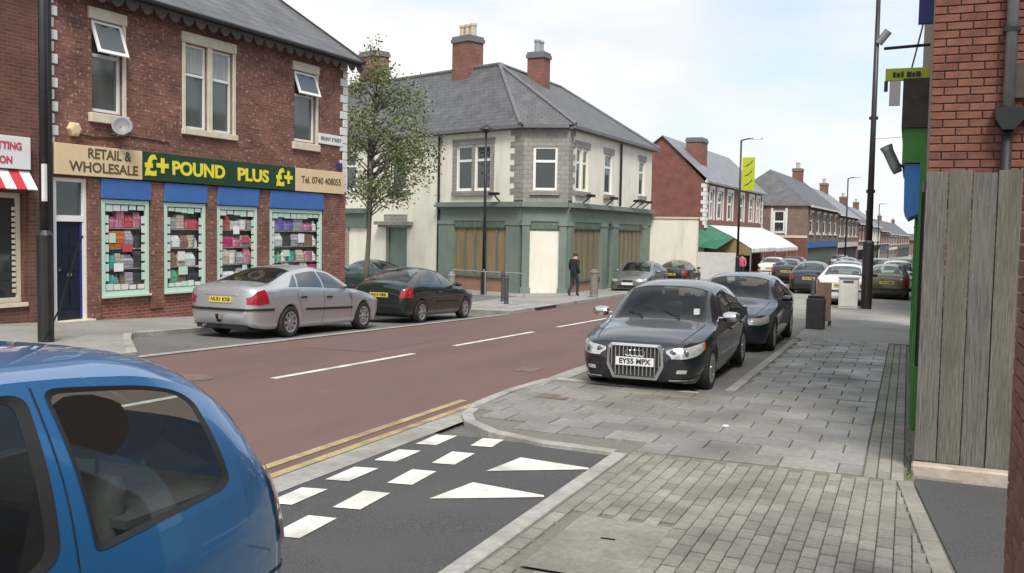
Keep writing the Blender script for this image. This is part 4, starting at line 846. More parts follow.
# shopfront seen edge on
sh = thing('green_shopfront', 'green shopfront with blue and green boxed fascia seen edge on', 'shopfront', (.1, 14, g(0, 14) + PZ))
for x_, y_ in ((.085, 11.5), (.085, 15.0), (.085, 19.8)): MB().box(x_, .144, y_, y_ + .25, -.3, 2.9).build('pilaster', 'shop_green', sh)
MB().box(.1, .144, 11.15, 19.8, -.3, .6).build('stall_riser', 'shop_green', sh); MB().box(.11, .144, 11.15, 19.8, .6, 2.6).build('shop_glazing', 'glass_dark', sh)
s = MB(); s.prism([(-.08, 2.84), (.144, 2.84), (.144, 2.3), (-.02, 2.22), (-.07, 2.3)], 'y', 11.9, 15.0); s.build('blue_fascia', 'shop_blue', sh)
s = MB(); s.box(-.11, .144, 11.85, 15.05, 2.85, 3.24); s.build('green_fascia', 'shop_green', sh)
s = MB(); s.box(-.13, .144, 11.8, 15.1, 3.245, 3.8); s.build('dark_shutter_housing', 'shop_dark', sh)
s = MB(); s.box(.0, .144, 11.0, 11.1, 4.25, 5.4); s.build('blue_sign_edge', 'door_edge_blue', sh)
ps = thing('projecting_sign', 'yellow projecting shop sign with dark lettering above the green shopfront', 'sign', (-.1, 12.1, 3.8))
po = MB().box(-.33, .14, 12.06, 12.12, 3.82, 3.96).build('sign_board', 'lime', ps); [MB().box(x_, x_ + w_, 12.052, 12.0595, 3.855, 3.855 + h_).build('sign_mark', 'sign_black', po) for x_, w_, h_ in ((-.25, .03, .06), (-.21, .04, .05), (-.16, .025, .065), (-.1, .05, .06), (-.04, .03, .05), (0, .05, .06))]
s = MB(); s.tube([(.14, 12.09, 4.22), (-.36, 12.09, 4.2)], .018, 6); s.tube([(.1, 12.09, 4.7), (.0, 12.09, 4.2), (-.05, 12.09, 3.96)], .01, 5); s.build('bracket', 'black_metal', ps)
MB().box(-.28, -.16, 12.06, 12.1, 3.53, 3.815).build('hanging_panel', 'cabinet', ps); MB().box(-.34, -.3, 12.06, 12.12, 3.7, 3.815).build('hanger', 'black_metal', ps)
def spot(loc, lab, tilt):
    o = MB(); F = Matrix.Rotation(tilt, 4, 'Y'); o.F = F
    o.lathe([(.001, -.17), (.05, -.17), (.06, -.1), (.06, .1), (.075, .17), (.001, .16)], 'z', 12)
    r = thing('spotlight', lab, 'spotlight', loc); o.build('lamp_body', 'grey_metal', r, smooth=True, local=True)
    MB().tube([(.0, 0, 0), (.14, 0, -.1), (.26, 0, -.1)], .015, 6).build('arm', 'black_metal', r, local=True); return r
spot((-.22, 12.0, 2.9), 'grey spotlight on an arm beside the blue fascia', R(-25)); 
# fence of upright boards on a stone plinth
fe = thing('board_fence', 'weathered grey upright board fence joining the brick wall', 'fence', (1, 9.1, g(0, 9)))
x = .115; k = 0
while x < 2.4:
    wd = rnd.uniform(.182, .196); mb = MB(); t1 = 2.57 + rnd.uniform(-.012, .012)
    mb.box(x + .004, x + wd - .004, 9.1 + (.0 if k % 2 else .012), 9.125 + (.0 if k % 2 else .012), .0 + rnd.uniform(0, .02), t1)
    mb.build('board', rnd.choice(['fence_wood', 'fence_wood', 'fence_wood_b']), fe, bevel=.003); x += wd; k += 1
    nl = MB()
    for z_ in (.34, 1.34, 2.29):
        for q_ in (.3, .7): nl.lathe([(.001, -.004), (.005, -.003), (.005, .0)], 'y', 6, (x - wd + wd * q_, 9.1 + (.0 if k % 2 == 1 else .012), z_ + rnd.uniform(-.01, .01)))
    nl.build('nail_heads', 'iron', fe, kind='stuff')
for z in (.3, 1.3, 2.25): MB().box(.12, 2.4, 9.14, 9.2, z, z + .08).build('rail', 'fence_wood_b', fe)
MB().box(.12, .2, 9.14, 9.22, -.15, 2.5).build('post', 'fence_wood_b', fe)
pl = MB(); pl.box(.1, 2.4, 8.92, 9.07, -.2, .02); tag(pl.build('stone_plinth', 'plinth', bevel=.015), 'pale stone plinth at the foot of the board fence', 'plinth')
# near brick wall at the right edge
nw = thing('brick_wall', 'close red brick wall end cropped by the right edge', 'wall', (.62, 4.9, g(.5, 4.9)))
s = MB(); s.box(.545, .76, -3, 5.06, -.3, 3.4); s.build('backing', 'mortar', nw)
s = MB(); s.box(.517, .544, -3, 3.65, -.3, 3.4); s.build('wall_face', 'brick_right', nw)
z = -.12; r_ = 0
while z < 3.38:
    y = 5.09 - (0 if r_ % 2 else .1125); 
    if r_ % 2 == 0: brick(rnd.choice(bhm), (.515, 5.04, z), nw, R(-90))
    while y > 3.85: brick(rnd.choice(bkm), (.515, y - .1125, z), nw, R(-90)); y -= BW
    brick(rnd.choice(bkm), (.655, 5.085, z), nw, 0)
    z += BH; r_ += 1
# ---------------------------------------------------------------- cars (local x forward, y left, origin on the ground at mid length)
def pchip(keys):
    xs = [k[0] for k in keys]; ys = [k[1] for k in keys]; n = len(xs)
    h = [xs[i + 1] - xs[i] for i in range(n - 1)]; d = [(ys[i + 1] - ys[i]) / h[i] for i in range(n - 1)]; m = [0] * n
    m[0], m[-1] = d[0], d[-1]
    for i in range(1, n - 1):
        if d[i - 1] * d[i] > 0: w1, w2 = 2 * h[i] + h[i - 1], h[i] + 2 * h[i - 1]; m[i] = (w1 + w2) / (w1 / d[i - 1] + w2 / d[i])
    def f(x):
        if x <= xs[0]: return ys[0]
        if x >= xs[-1]: return ys[-1]
        i = max(j for j in range(n - 1) if xs[j] <= x); t = (x - xs[i]) / h[i]; t2, t3 = t * t, t * t * t
        return (2 * t3 - 3 * t2 + 1) * ys[i] + (t3 - 2 * t2 + t) * h[i] * m[i] + (-2 * t3 + 3 * t2) * ys[i + 1] + (t3 - t2) * h[i] * m[i + 1]
    return f
PROF = pchip([(0, .93), (.2, .975), (.5, 1.015), (.78, 1.018), (1, .985)])
class Car:
    def __init__(c, L, zt, zr, wr, zb, wb, zs, wf, wre, Rw, track, tw=.2, pw=2.5):
        c.L, c.wf, c.wre, c.Rw, c.tw, c.track, c.pw = L, wf, wre, Rw, tw, track, pw
        c.zt, c.zr, c.wr, c.zb, c.wb, c.zs = map(pchip, (zt, zr, wr, zb, wb, zs)); c.Ra = Rw + .045
    def W(c, s, z):
        zb, zs, wb = c.zb(s), c.zs(s), c.wb(s)
        if z <= zb: return wb * PROF(min(1, max(0, (z - zs) / max(.02, zb - zs))))
        zr = c.zr(s); t = min(1, (z - zb) / max(.01, zr - zb)); return wb * .985 * (1 - t) + c.wr(s) * t + .035 * math.sin(math.pi * t) * min(1, (zr - zb) / .35)
    def T(c, s, y): wr = c.wr(s); return c.zt(s) - (c.zt(s) - c.zr(s)) * min(1, abs(y) / wr) ** c.pw
    def zl(c, s):
        z = c.zs(s)
        for w in (c.wf, c.wre):
            if abs(s - w) < c.Ra: z = max(z, c.Rw + math.sqrt(c.Ra ** 2 - (s - w) ** 2) * 1.0)
        return z
    def cap_line(c, root, s0, s1, f0, f1, w=.008, name='panel_seam', m='trim_black', n=14):
        for sg in (1, -1):
            vs = []
            for i in range(n + 1):
                t = i / n; s = s0 + (s1 - s0) * t; y = c.wr(s) * (f0 + (f1 - f0) * t)
                for q in (-w / 2, w / 2): vs.append((c.L / 2 - s, sg * (y + q), c.T(s, y + q) + .003))
            MB().add(vs, [(2 * i, 2 * i + 1, 2 * i + 3, 2 * i + 2) for i in range(n)]).build(name, m, root, local=True, fixn=False)
    def cross_line(c, root, s, f, w=.008, name='panel_seam'):
        vs = []
        for i in range(17):
            y = c.wr(s) * f * (i / 8 - 1)
            for q in (-w / 2, w / 2): vs.append((c.L / 2 - s - q, y, c.T(s + q, y) + .003))
        MB().add(vs, [(2 * i, 2 * i + 1, 2 * i + 3, 2 * i + 2) for i in range(16)]).build(name, 'trim_black', root, local=True, fixn=False)
    def body(c, root, m, open_green=None, open_caps=None):
        st = set([i * c.L / 60 for i in range(61)] + [.015, .03, .05, .08, .12, c.L - .015, c.L - .03, c.L - .05, c.L - .08, c.L - .12])
        for w in (c.wf, c.wre):
            for k in range(29): st.add(w - c.Ra + 2 * c.Ra * k / 28)
            st |= {w - c.Ra - .002, w + c.Ra + .002, w - c.Ra + .004, w + c.Ra - .004, w - c.Ra + .015, w + c.Ra - .015}
        if open_green: st |= set(open_green)
        if open_caps: st |= set(open_caps)
        st = sorted(s for s in st if 0 <= s <= c.L); rings = []
        for s in st:
            zl, zb, zr, wr = c.zl(s), c.zb(s), c.zr(s), c.wr(s); zl = min(zl, zb - .02); h = [(0, zl), (c.W(s, zl) * .6, zl)]
            for k in range(12): z = zl + (zb - zl) * k / 11; h.append((c.W(s, z), z))
            for k in range(1, 7): z = zb + (zr - zb) * k / 6; h.append((c.W(s, z), z))
            for k in range(1, 9): y = wr * (1 - k / 8); h.append((y, c.T(s, y)))
            rings.append([(c.L / 2 - s, y, z) for y, z in h] + [(c.L / 2 - s, -y, z) for y, z in h[-2:0:-1]])
        n = len(rings[0]); mb = MB(); vs = [p for r in rings for p in r]; fs = []
        nh = 28
        for i in range(len(rings) - 1):
            sm = (st[i] + st[i + 1]) / 2
            for k in range(n):
                kk = k if k < nh - 1 else n - 1 - k
                if open_green:
                    a0, a1, r0, r1, r2, r3 = open_green
                    if 13 <= kk < 19 and a0 < sm < a1: continue
                    if kk >= 19 and (r0 < sm < r1 or r2 < sm < r3): continue
                if open_caps and kk >= 20 and (open_caps[0] < sm < open_caps[1] or open_caps[2] < sm < open_caps[3]): continue
                fs.append((i * n + k, i * n + (k + 1) % n, (i + 1) * n + (k + 1) % n, (i + 1) * n + k))
        fs.append(tuple(range(n))[::-1]); fs.append(tuple(range((len(rings) - 1) * n, len(rings) * n)))
        mb.add(vs, fs); o = mb.build('body', m, root, smooth=True, local=True)
        u = MB(); hw = c.W(c.L / 2, .5) - c.tw - .05
        u.box(-c.L / 2 + .25, c.L / 2 - .25, -hw, hw, .17, min(.62, c.zb(.5))); u.build('underbody', 'trim_black', root, local=True)
        return o
    def side(c, root, name, m, A, B, sides=(1, -1), eps=.004, n=10, k=5, sub=None):
        """patch on the flank between two (s, z) polylines A and B"""
        def samp(P, t):
            q = t * (len(P) - 1); i = min(int(q), len(P) - 2); f = q - i; return (P[i][0] * (1 - f) + P[i + 1][0] * f, P[i][1] * (1 - f) + P[i + 1][1] * f)
        out = []
        for sg in sides:
            mb = MB(); vs = []
            for i in range(n + 1):
                a, b = samp(A, i / n), samp(B, i / n)
                for j in range(k + 1):
                    t = j / k; s, z = a[0] * (1 - t) + b[0] * t, a[1] * (1 - t) + b[1] * t
                    zz = min(z, c.zr(s) - .001) if z > c.zb(s) else z
                    vs.append((c.L / 2 - s + (eps if s < .3 else (-eps if s > c.L - .3 else 0)), sg * (c.W(s, zz) + eps), z))
            mb.add(vs, [(i * (k + 1) + j, i * (k + 1) + j + 1, (i + 1) * (k + 1) + j + 1, (i + 1) * (k + 1) + j) for i in range(n) for j in range(k)])
            o = mb.build(name, m, sub or root, smooth=True, local=True, fixn=False)
            bm = bmesh.new(); bm.from_mesh(o.data); bmesh.ops.recalc_face_normals(bm, faces=bm.faces)
            bm.normal_update(); av = sum((f.normal.y for f in bm.faces)) * sg
            if av < 0: bmesh.ops.reverse_faces(bm, faces=bm.faces)
            bm.to_mesh(o.data); bm.free(); out.append(o)
        return out
    def cap(c, root, name, m, s0, s1, f0, f1, eps=.005, n=8, k=10, bow=0):
        mb = MB(); vs = []
        for i in range(n + 1):
            t = i / n
            for j in range(k + 1):
                q = 2 * j / k - 1; s = s0 + (s1 - s0) * t + bow * q * q * (1 - t); fr = f0 + (f1 - f0) * t; y = c.wr(s) * fr * q; e = .004
                z = c.T(s, y); dzds = (c.T(s + e, y) - c.T(s - e, y)) / (2 * e); dzdy = (c.T(s, y + e) - c.T(s, y - e)) / (2 * e)
                nn = Vector((dzds, -dzdy, 1)).normalized(); vs.append(Vector((c.L / 2 - s, y, z)) + nn * eps)
        mb.add(vs, [(i * (k + 1) + j, i * (k + 1) + j + 1, (i + 1) * (k + 1) + j + 1, (i + 1) * (k + 1) + j) for i in range(n) for j in range(k)])
        o = mb.build(name, m, root, smooth=True, local=True, fixn=False)
        if o.data.polygons[0].normal.z < 0: o.data.flip_normals()
        return o
    def seam(c, root, pts, w=.01):
        """dark shut line along (s, z) points on both flanks"""
        for (a, b) in zip(pts[:-1], pts[1:]):
            d = Vector((b[0] - a[0], b[1] - a[1])).normalized(); q = Vector((-d.y, d.x)) * w / 2
            c.side(root, 'door_seam', 'trim_black', [(a[0] + q.x, a[1] + q.y), (b[0] + q.x, b[1] + q.y)], [(a[0] - q.x, a[1] - q.y), (b[0] - q.x, b[1] - q.y)], eps=.0025, n=8, k=1)
    def wheels(c, root, spokes=7, rimm='rim', hub=False):
        tyre, rim = wheel_meshes(c.Rw, c.tw, spokes, rimm)
        for s in (c.wf, c.wre):
            for sg in (1, -1):
                o = bpy.data.objects.new('wheel', tyre); COL.objects.link(o); o.parent = root; o.location = (c.L / 2 - s, sg * c.track / 2, c.Rw); o.rotation_euler = (0, rnd.uniform(0, 1), 0 if sg > 0 else math.pi)
                r = bpy.data.objects.new('rim', rim); COL.objects.link(r); r.parent = o
    def mirrors(c, root, s, z, m, size=(.1, .2, .13)):
        for sg in (1, -1):
            y = c.W(s, z); mb = MB(); a, b, h = size; x = c.L / 2 - s
            mb.lathe([(.001, 0), (.035, .0), (.03, .08)], 'y', 8, (0, 0, 0)); mb.v = [Vector((x + v.x * 1.2, sg * (y - .02 + v.y), z + v.z * .5)) for v in mb.v]
            y += .05; vs = [(x + dx * a * f, sg * (y + dy * b), z + .01 + dz * h * f2) for dy, f, f2 in ((0, .75, .7), (.25, 1, 1), (.75, .95, .95), (1, .55, .6)) for dx, dz in ((-.4, -.35), (-.4, .5), (.25, .45), (.6, .1), (.4, -.35))]
            mb.add(vs, [(r * 5 + k, r * 5 + (k + 1) % 5, r * 5 + 5 + (k + 1) % 5, r * 5 + 5 + k) for r in range(3) for k in range(5)] + [(0, 1, 2, 3, 4), (15, 16, 17, 18, 19)])
            o = mb.build('wing_mirror', m, root, local=True, bevel=.008, smooth=True)
    def handles(c, root, pts, m):
        for s, z in pts:
            for sg in (1, -1): x = c.L / 2 - s; y = c.W(s, z); MB().box(x - .1, x + .1, sg * (y + .004) - .018, sg * (y + .004) + .018, z - .015, z + .02).build('door_handle', m, root, local=True, bevel=.006)
WMESH = {}
def wheel_meshes(Rw, tw, spokes, rimm):
    k = (Rw, tw, spokes, rimm)
    if k in WMESH: return WMESH[k]
    w = tw / 2; t = MB().lathe([(Rw * .62, -w), (Rw * .92, -w), (Rw, -w * .75), (Rw, w * .75), (Rw * .92, w), (Rw * .66, w), (Rw * .63, w * .8), (Rw * .63, w * .2), (.001, w * .2)], 'y', 36).build('tmp', 'tyre', smooth=True)
    r = MB(); r.lathe([(Rw * .66, w * .98), (Rw * .64, w * 1.02), (Rw * .58, w * .9), (Rw * .57, w * .4)], 'y', 36); r.lathe([(.001, w * .92), (Rw * .14, w * .9), (Rw * .16, w * .5)], 'y', 16)
    for i in range(spokes):
        a = 2 * math.pi * i / spokes; ca, sa = math.cos(a), math.sin(a)
        def p(rad, off, y): return (rad * ca - off * sa, y, rad * sa + off * ca)
        b0, b1 = Rw * .1, Rw * (.11 if spokes > 6 else .15)
        r.add([p(Rw * .1, -b0, w * .86), p(Rw * .1, b0, w * .86), p(Rw * .6, b1, w * .95), p(Rw * .6, -b1, w * .95), p(Rw * .1, -b0, w * .5), p(Rw * .1, b0, w * .5), p(Rw * .6, b1, w * .6), p(Rw * .6, -b1, w * .6)], [(0, 1, 2, 3), (0, 4, 5, 1), (1, 5, 6, 2), (2, 6, 7, 3), (3, 7, 4, 0)])
    r = r.build('tmp', rimm); WMESH[k] = (t.data, r.data); t.data.name = 'tyre'; r.data.name = 'rim'
    bpy.data.objects.remove(t); bpy.data.objects.remove(r); return WMESH[k]
def plate(root, x, z, txt, m, rear=False, lean=0, w=.52):
    F = Matrix.Translation((x, 0, z)) @ Matrix.Rotation(R(-90 if rear else 90), 4, 'Z') @ Matrix.Rotation(lean, 4, 'X')
    mb = MB(F); mb.box(-w / 2, w / 2, -.012, .0, -.056, .056); o = mb.build('number_plate', m, root, local=True)
    if txt: text(txt, .098, F @ Matrix.Translation((0, -.015, 0)), 'plate_text', o, bold=.003, ext=.001, local=True)
def saloon_body(L, Wd, H, fo=.87, wb_=2.65, bonnet=1.22, roof0=2.02, roof1=3.28, back=4.0, boot=1.02, belt=.9, nose=.68, Rw=.32, roofw=.62, hood=.96):
    h = Wd / 2
    zt = [(0, nose - .14), (.02, nose - .02), (.06, nose + .04), (.16, nose + .09), (.5, nose + .17), (bonnet, hood), (roof0, H - .06), ((roof0 + roof1) / 2 - .05, H), (roof1, H - .05), (back, boot + .04), (L - .22, boot), (L - .08, boot - .05), (L - .03, boot - .2), (L, .55)]
    zr = [(0, nose - .17), (.02, nose - .05), (.06, nose), (.16, nose + .05), (.5, nose + .12), (bonnet, hood - .05), (roof0, H - .15), ((roof0 + roof1) / 2, H - .085), (roof1, H - .14), (back, boot - .01), (L - .22, boot - .05), (L - .08, boot - .1), (L - .03, boot - .25), (L, .5)]
    zb = [(0, nose - .2), (.02, nose - .09), (.06, nose - .06), (.16, nose - .02), (.5, nose + .06), (bonnet, belt - .04), (roof0, belt), (roof1, belt + .05), (back, belt + .06), (L - .22, boot - .1), (L - .08, boot - .16), (L - .03, boot - .3), (L, .46)]
    wr = [(0, .34), (.06, .50), (.16, h - .25), (.5, h - .19), (bonnet, h - .14), (roof0, roofw + .02), (roof1, roofw), (back, h - .2), (L - .2, h - .22), (L - .05, h - .3), (L, .45)]
    wbk = [(0, .42), (.02, .52), (.06, .63), (.14, h - .17), (.3, h - .085), (.6, h - .04), (1.1, h - .015), (3.2, h - .015), (L - .6, h - .04), (L - .22, h - .1), (L - .08, h - .18), (L, .55)]
    zs = [(0, .34), (.03, .26), (.1, .2), (.5, .18), (L - .5, .2), (L - .1, .26), (L - .03, .33), (L, .4)]
    return Car(L, zt, zr, wr, zb, wbk, zs, fo, fo + wb_, Rw, Wd - .2 - .03, pw=3.2)
def interior(c, root, bonnet, roof0, H):
    X = lambda s: c.L / 2 - s
    MB().box(X(bonnet + .62), X(bonnet + .12), -.66, .66, .55, .86).build('dashboard', 'headrest', root, local=True, bevel=.03)
    for s_ in (roof0 + .55, roof0 + 1.4):
        for y in (.36, -.36):
            x = X(s_); q = MB(); q.add([(x + .05, y - .23, .4), (x + .05, y + .23, .4), (x - .12, y + .2, 1.0), (x - .12, y - .2, 1.0), (x - .1, y - .23, .4), (x - .1, y + .23, .4), (x - .22, y + .19, .98), (x - .22, y - .19, .98)], [(0, 1, 2, 3), (7, 6, 5, 4), (0, 4, 5, 1), (1, 5, 6, 2), (2, 6, 7, 3), (3, 7, 4, 0)])
            o = q.build('seat', 'seat', root, local=True, bevel=.03, smooth=True)
            MB().lathe([(.001, -.12), (.06, -.115), (.085, -.07), (.09, 0), (.085, .07), (.06, .115), (.001, .12)], 'y', 12, (x - .18, y, 1.09)).build('headrest', 'headrest', o, local=True, smooth=True)
    sw = MB(); xs = X(bonnet + .78); pts = [(xs + .05 * math.sin(a * math.pi / 8), -.36 + .18 * math.cos(a * math.pi / 8), .9 + .16 * math.sin(a * math.pi / 8)) for a in range(17)]; sw.tube(pts, .014, 6); sw.build('steering_wheel', 'headrest', root, local=True)
    MB().box(X(roof0 + .06), X(roof0 + .02), -.11, .11, H - .17, H - .11).build('rear_view_mirror', 'headrest', root, local=True, bevel=.01)
def glaze(c, root, bonnet, roof0, roof1, back, belt, H, gm='car_glass', pill=(.0,), rear_frac=.9, q=True, bsill=.03):
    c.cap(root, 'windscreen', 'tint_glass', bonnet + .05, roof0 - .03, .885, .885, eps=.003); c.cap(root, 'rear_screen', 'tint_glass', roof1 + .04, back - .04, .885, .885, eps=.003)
    for f_ in (.87, ): c.cap_line(root, bonnet + .05, roof0 - .03, f_, f_, .035, 'screen_edge', n=18); c.cap_line(root, roof1 + .04, back - .04, f_, f_, .035, 'screen_edge', n=18)
    c.cross_line(root, bonnet + .065, .88, .04, 'screen_edge'); c.cross_line(root, roof0 - .045, .88, .04, 'screen_edge')
    c.cap_line(root, .2, bonnet - .02, .9, .93); c.cap_line(root, back + .06, c.L - .16, .93, .9)
    interior(c, root, bonnet, roof0, H)
# generic outlines of side windows: list of (bottom-front, bottom-rear, top-front, top-rear) in s, heights follow belt and roof edge
def side_windows(c, root, quads, gm='car_glass', lo=.035, hi=.035):
    for b0, b1, t0, t1 in quads:
        A = [(b0 + (b1 - b0) * i / 6, c.zb(b0 + (b1 - b0) * i / 6) + lo) for i in range(7)]; B = [(t0 + (t1 - t0) * i / 6, c.zr(t0 + (t1 - t0) * i / 6) - hi) for i in range(7)]
        c.side(root, 'side_window', gm, A, B, eps=.006, n=12, k=5)
# --- black saloon at the front of the right-hand row
def place(s, loc, heading, lab, group): return thing('parked_car', lab, 'car', loc, heading, group, 0)
GR = 'cars parked along the street'
ZR = lambda x, y: g(x, y) + .012
c = saloon_body(4.59, 1.77, 1.43, nose=.66, belt=.88, hood=.93)
A4 = place(c, (-3.32, 14.62, ZR(-3.3, 14.6)), R(-90), 'black saloon with big chrome grille, nearest of the right-hand row', GR)
A4.rotation_euler = (0, SLOPE, R(-90))
A4b = c.body(A4, 'paint_navy', open_caps=(1.28, 1.98, 3.33, 3.95)); glaze(c, A4, 1.22, 2.02, 3.28, 4.0, .88, 1.43)
side_windows(c, A4, [(1.62, 2.42, 2.1, 2.42), (2.5, 3.34, 2.5, 3.2), (3.4, 3.75, 3.26, 3.38)])
c.side(A4, 'headlight', 'lamp_glass', [(.012, .53), (.06, .53), (.2, .56), (.42, .63)], [(.022, .645), (.06, .66), (.2, .69), (.5, .725)], eps=.008)
c.side(A4, 'indicator', 'amber', [(.40, .62), (.46, .65)], [(.42, .70), (.52, .73)], eps=.012, n=4, k=2)
c.side(A4, 'fog_light', 'lamp_glass', [(.03, .335), (.09, .335)], [(.03, .385), (.09, .385)], eps=.006, n=4, k=2)
c.side(A4, 'lower_intake', 'trim_black', [(.012, .27), (.05, .26), (.12, .26)], [(.012, .45), (.05, .45), (.13, .44)], eps=.003)
c.side(A4, 'bumper_strip', 'chrome', [(.012, .235), (.1, .235), (.22, .235)], [(.012, .25), (.1, .25), (.22, .25)], eps=.012, n=8, k=1)
c.seam(A4, [(1.42, .3), (1.5, .82)]); c.seam(A4, [(2.46, .24), (2.46, .86)]); c.seam(A4, [(3.3, .45), (3.42, .88)]); c.mirrors(A4, 1.62, .95, 'chrome', (.13, .24, .17)); c.handles(A4, [(2.28, .74), (3.18, .76)], 'paint_navy')
c.wheels(A4, 9)
xg = 4.59 / 2
def hexg(z0, z1, w0, w1): return [(-w0, z0), (w0, z0), (w1, z0 + .18), (w1 - .01, z1 - .05), (w1 - .06, z1), (-w1 + .06, z1), (-w1 + .01, z1 - .05), (-w1, z0 + .18)]
s = MB(); s.prism(hexg(.25, .69, .29, .37), 'x', xg - .05, xg + .002); s.build('grille_recess', 'trim_black', A4, local=True)
o_, i_ = hexg(.235, .71, .30, .39), hexg(.268, .675, .275, .355); s = MB(); n = 8
vs = [(xg + .02, *p) for p in o_] + [(xg + .025, *p) for p in i_] + [(xg - .03, *p) for p in o_] + [(xg - .03, *p) for p in i_]
s.add(vs, [(k, (k + 1) % n, n + (k + 1) % n, n + k) for k in range(n)] + [(k, (k + 1) % n, 2 * n + (k + 1) % n, 2 * n + k) for k in range(n)] + [(n + k, n + (k + 1) % n, 3 * n + (k + 1) % n, 3 * n + k) for k in range(n)])
gs = s.build('grille_surround', 'chrome', A4, local=True)
for k in range(13):
    y = -.324 + .054 * k; z0 = .28 + (max(0, abs(y) - .27) * 2.2)
    MB().box(xg, xg + .014, y - .006, y + .006, z0, .665).build('grille_bar', 'chrome', gs, local=True)
rg = MB()
for k in range(4):
    cy = (k - 1.5) * .063; pts = [(xg + .024, cy + .042 * math.cos(a * math.pi / 8), .585 + .042 * math.sin(a * math.pi / 8)) for a in range(17)]; rg.tube(pts, .007, 5)
rg.build('ring_badge', 'chrome', gs, local=True); plate(A4, xg + .022, .47, 'EY55 MPX', 'plate_white')
MB().box(xg - 1.47, xg - 1.4, .48, .56, 1.0, 1.08).build('tax_disc', 'plate_white', A4, local=True)
for sg in (0, 1): MB().tube([(xg - 1.3, .05 + sg * .55 - .3, .975), (xg - 1.42, -.25 + sg * .55 - .25, 1.03)], .008, 5).build('wiper', 'trim_black', A4, local=True)
for sg in (1, -1):    # lamp reflectors and a lower mouth give the face depth
    for yy_, xx_ in ((.50, .035), (.66, .085)):
        MB().lathe([(.001, .012), (.038, .008), (.046, -.004)], 'x', 12, (xg - xx_ + .008, sg * yy_, .605)).build('lamp_lens', 'glass_mid', A4, local=True, smooth=True)
# --- second car of the right-hand row
c = saloon_body(4.52, 1.79, 1.43, fo=.75, wb_=2.76, nose=.66, belt=.9, hood=.97, bonnet=1.3, roof0=2.05)
BM_ = place(c, (-3.18, 20.2, ZR(-3.2, 20.2)), R(-90), 'dark blue saloon parked directly behind the black chrome grille saloon', GR)
c.body(BM_, 'paint_navy2', open_caps=(1.36, 2.01, 3.33, 3.95)); glaze(c, BM_, 1.3, 2.05, 3.28, 4.0, .9, 1.43); side_windows(c, BM_, [(1.68, 2.45, 2.12, 2.45), (2.53, 3.36, 2.53, 3.2)])
c.side(BM_, 'headlight', 'lamp_glass', [(.015, .55), (.08, .55), (.3, .6)], [(.02, .65), (.08, .67), (.38, .72)], eps=.008)
for sg in (1, -1):
    s = MB(); y = sg * .12; s.prism([(y - .1, .54), (y + .1, .54), (y + .11, .63), (y - .11, .63)], 'x', 2.2, 2.275); s.build('kidney_grille', 'trim_black', BM_, local=True)
s = MB(); s.box(2.2, 2.268, -.45, .45, .27, .4); s.build('lower_intake', 'trim_black', BM_, local=True); plate(BM_, 2.272, .47, '', 'plate_white')
c.seam(BM_, [(2.49, .24), (2.49, .86)]); c.mirrors(BM_, 1.68, .95, 'paint_navy2'); c.wheels(BM_, 7); c.handles(BM_, [(2.3, .76), (3.2, .78)], 'paint_navy2')
# --- silver saloon on the left, seen from behind
c = saloon_body(4.73, 1.81, 1.43, fo=.93, wb_=2.75, bonnet=1.2, roof0=2.05, roof1=3.25, back=4.18, boot=1.06, belt=.92, nose=.68, Rw=.315, roofw=.6)
MO = place(c, (-12.17, 17.0, ZR(-12.2, 17)), R(90), 'silver hatchback saloon with red tail lights parked outside the shop', GR)
MO.rotation_euler = (0, .028, R(90)); c.body(MO, 'paint_silver', open_caps=(1.26, 2.01, 3.3, 4.13)); glaze(c, MO, 1.2, 2.05, 3.25, 4.18, .92, 1.43, rear_frac=.92)
side_windows(c, MO, [(1.6, 2.5, 2.12, 2.5), (2.57, 3.42, 2.57, 3.25), (3.47, 3.72, 3.31, 3.36)])
c.side(MO, 'tail_light', 'tail_red', [(4.34, .70), (4.56, .68), (4.708, .68)], [(4.42, .98), (4.6, .93), (4.70, .8)], eps=.008)
c.side(MO, 'rubbing_strip', 'trim_black', [(1.45, .5), (3.2, .53)], [(1.45, .545), (3.2, .575)], eps=.012, n=16, k=1)
c.side(MO, 'bumper_strip', 'trim_black', [(4.2, .56), (4.5, .56), (4.66, .56), (4.725, .55)], [(4.2, .605), (4.5, .605), (4.66, .605), (4.725, .595)], eps=.012, n=12, k=1)
MB().box(-2.39, -2.3, -.56, .56, .55, .6).build('bumper_strip', 'trim_black', MO, local=True)
s = MB(); s.box(-2.30, -2.1, -.6, .6, .2, .4); s.build('lower_valance', 'trim_black', MO, local=True)
plate(MO, -2.352, .76, 'NU51 KXB', 'plate_yellow', True, lean=R(-8)); s = MB(); s.box(-2.345, -2.31, -.38, .38, .835, .87); s.build('boot_trim', 'paint_silver', MO, local=True, bevel=.008)
s = MB(); s.tube([(-2.2, 0, .33), (-2.42, 0, .36), (-2.45, 0, .42)], .025, 8); s.lathe([(.001, .07), (.03, .06), (.035, .03), (.02, 0)], 'z', 10, (-2.45, 0, .42)); s.build('tow_bar', 'black_metal', MO, local=True)
MB().tube([(-2.05, .4, .24), (-2.36, .4, .24)], .03, 8).build('exhaust', 'grey_metal', MO, local=True)
c.seam(MO, [(1.45, .3), (1.52, .84)]); c.seam(MO, [(2.535, .24), (2.535, .9)]); c.seam(MO, [(3.3, .5), (3.5, .9)]); c.mirrors(MO, 1.64, .97, 'trim_black'); c.handles(MO, [(2.36, .78), (3.28, .8)], 'trim_black'); c.wheels(MO, 8)
c.side(MO, 'headlight', 'lamp_glass', [(.02, .55), (.35, .62)], [(.02, .66), (.45, .74)], eps=.008)
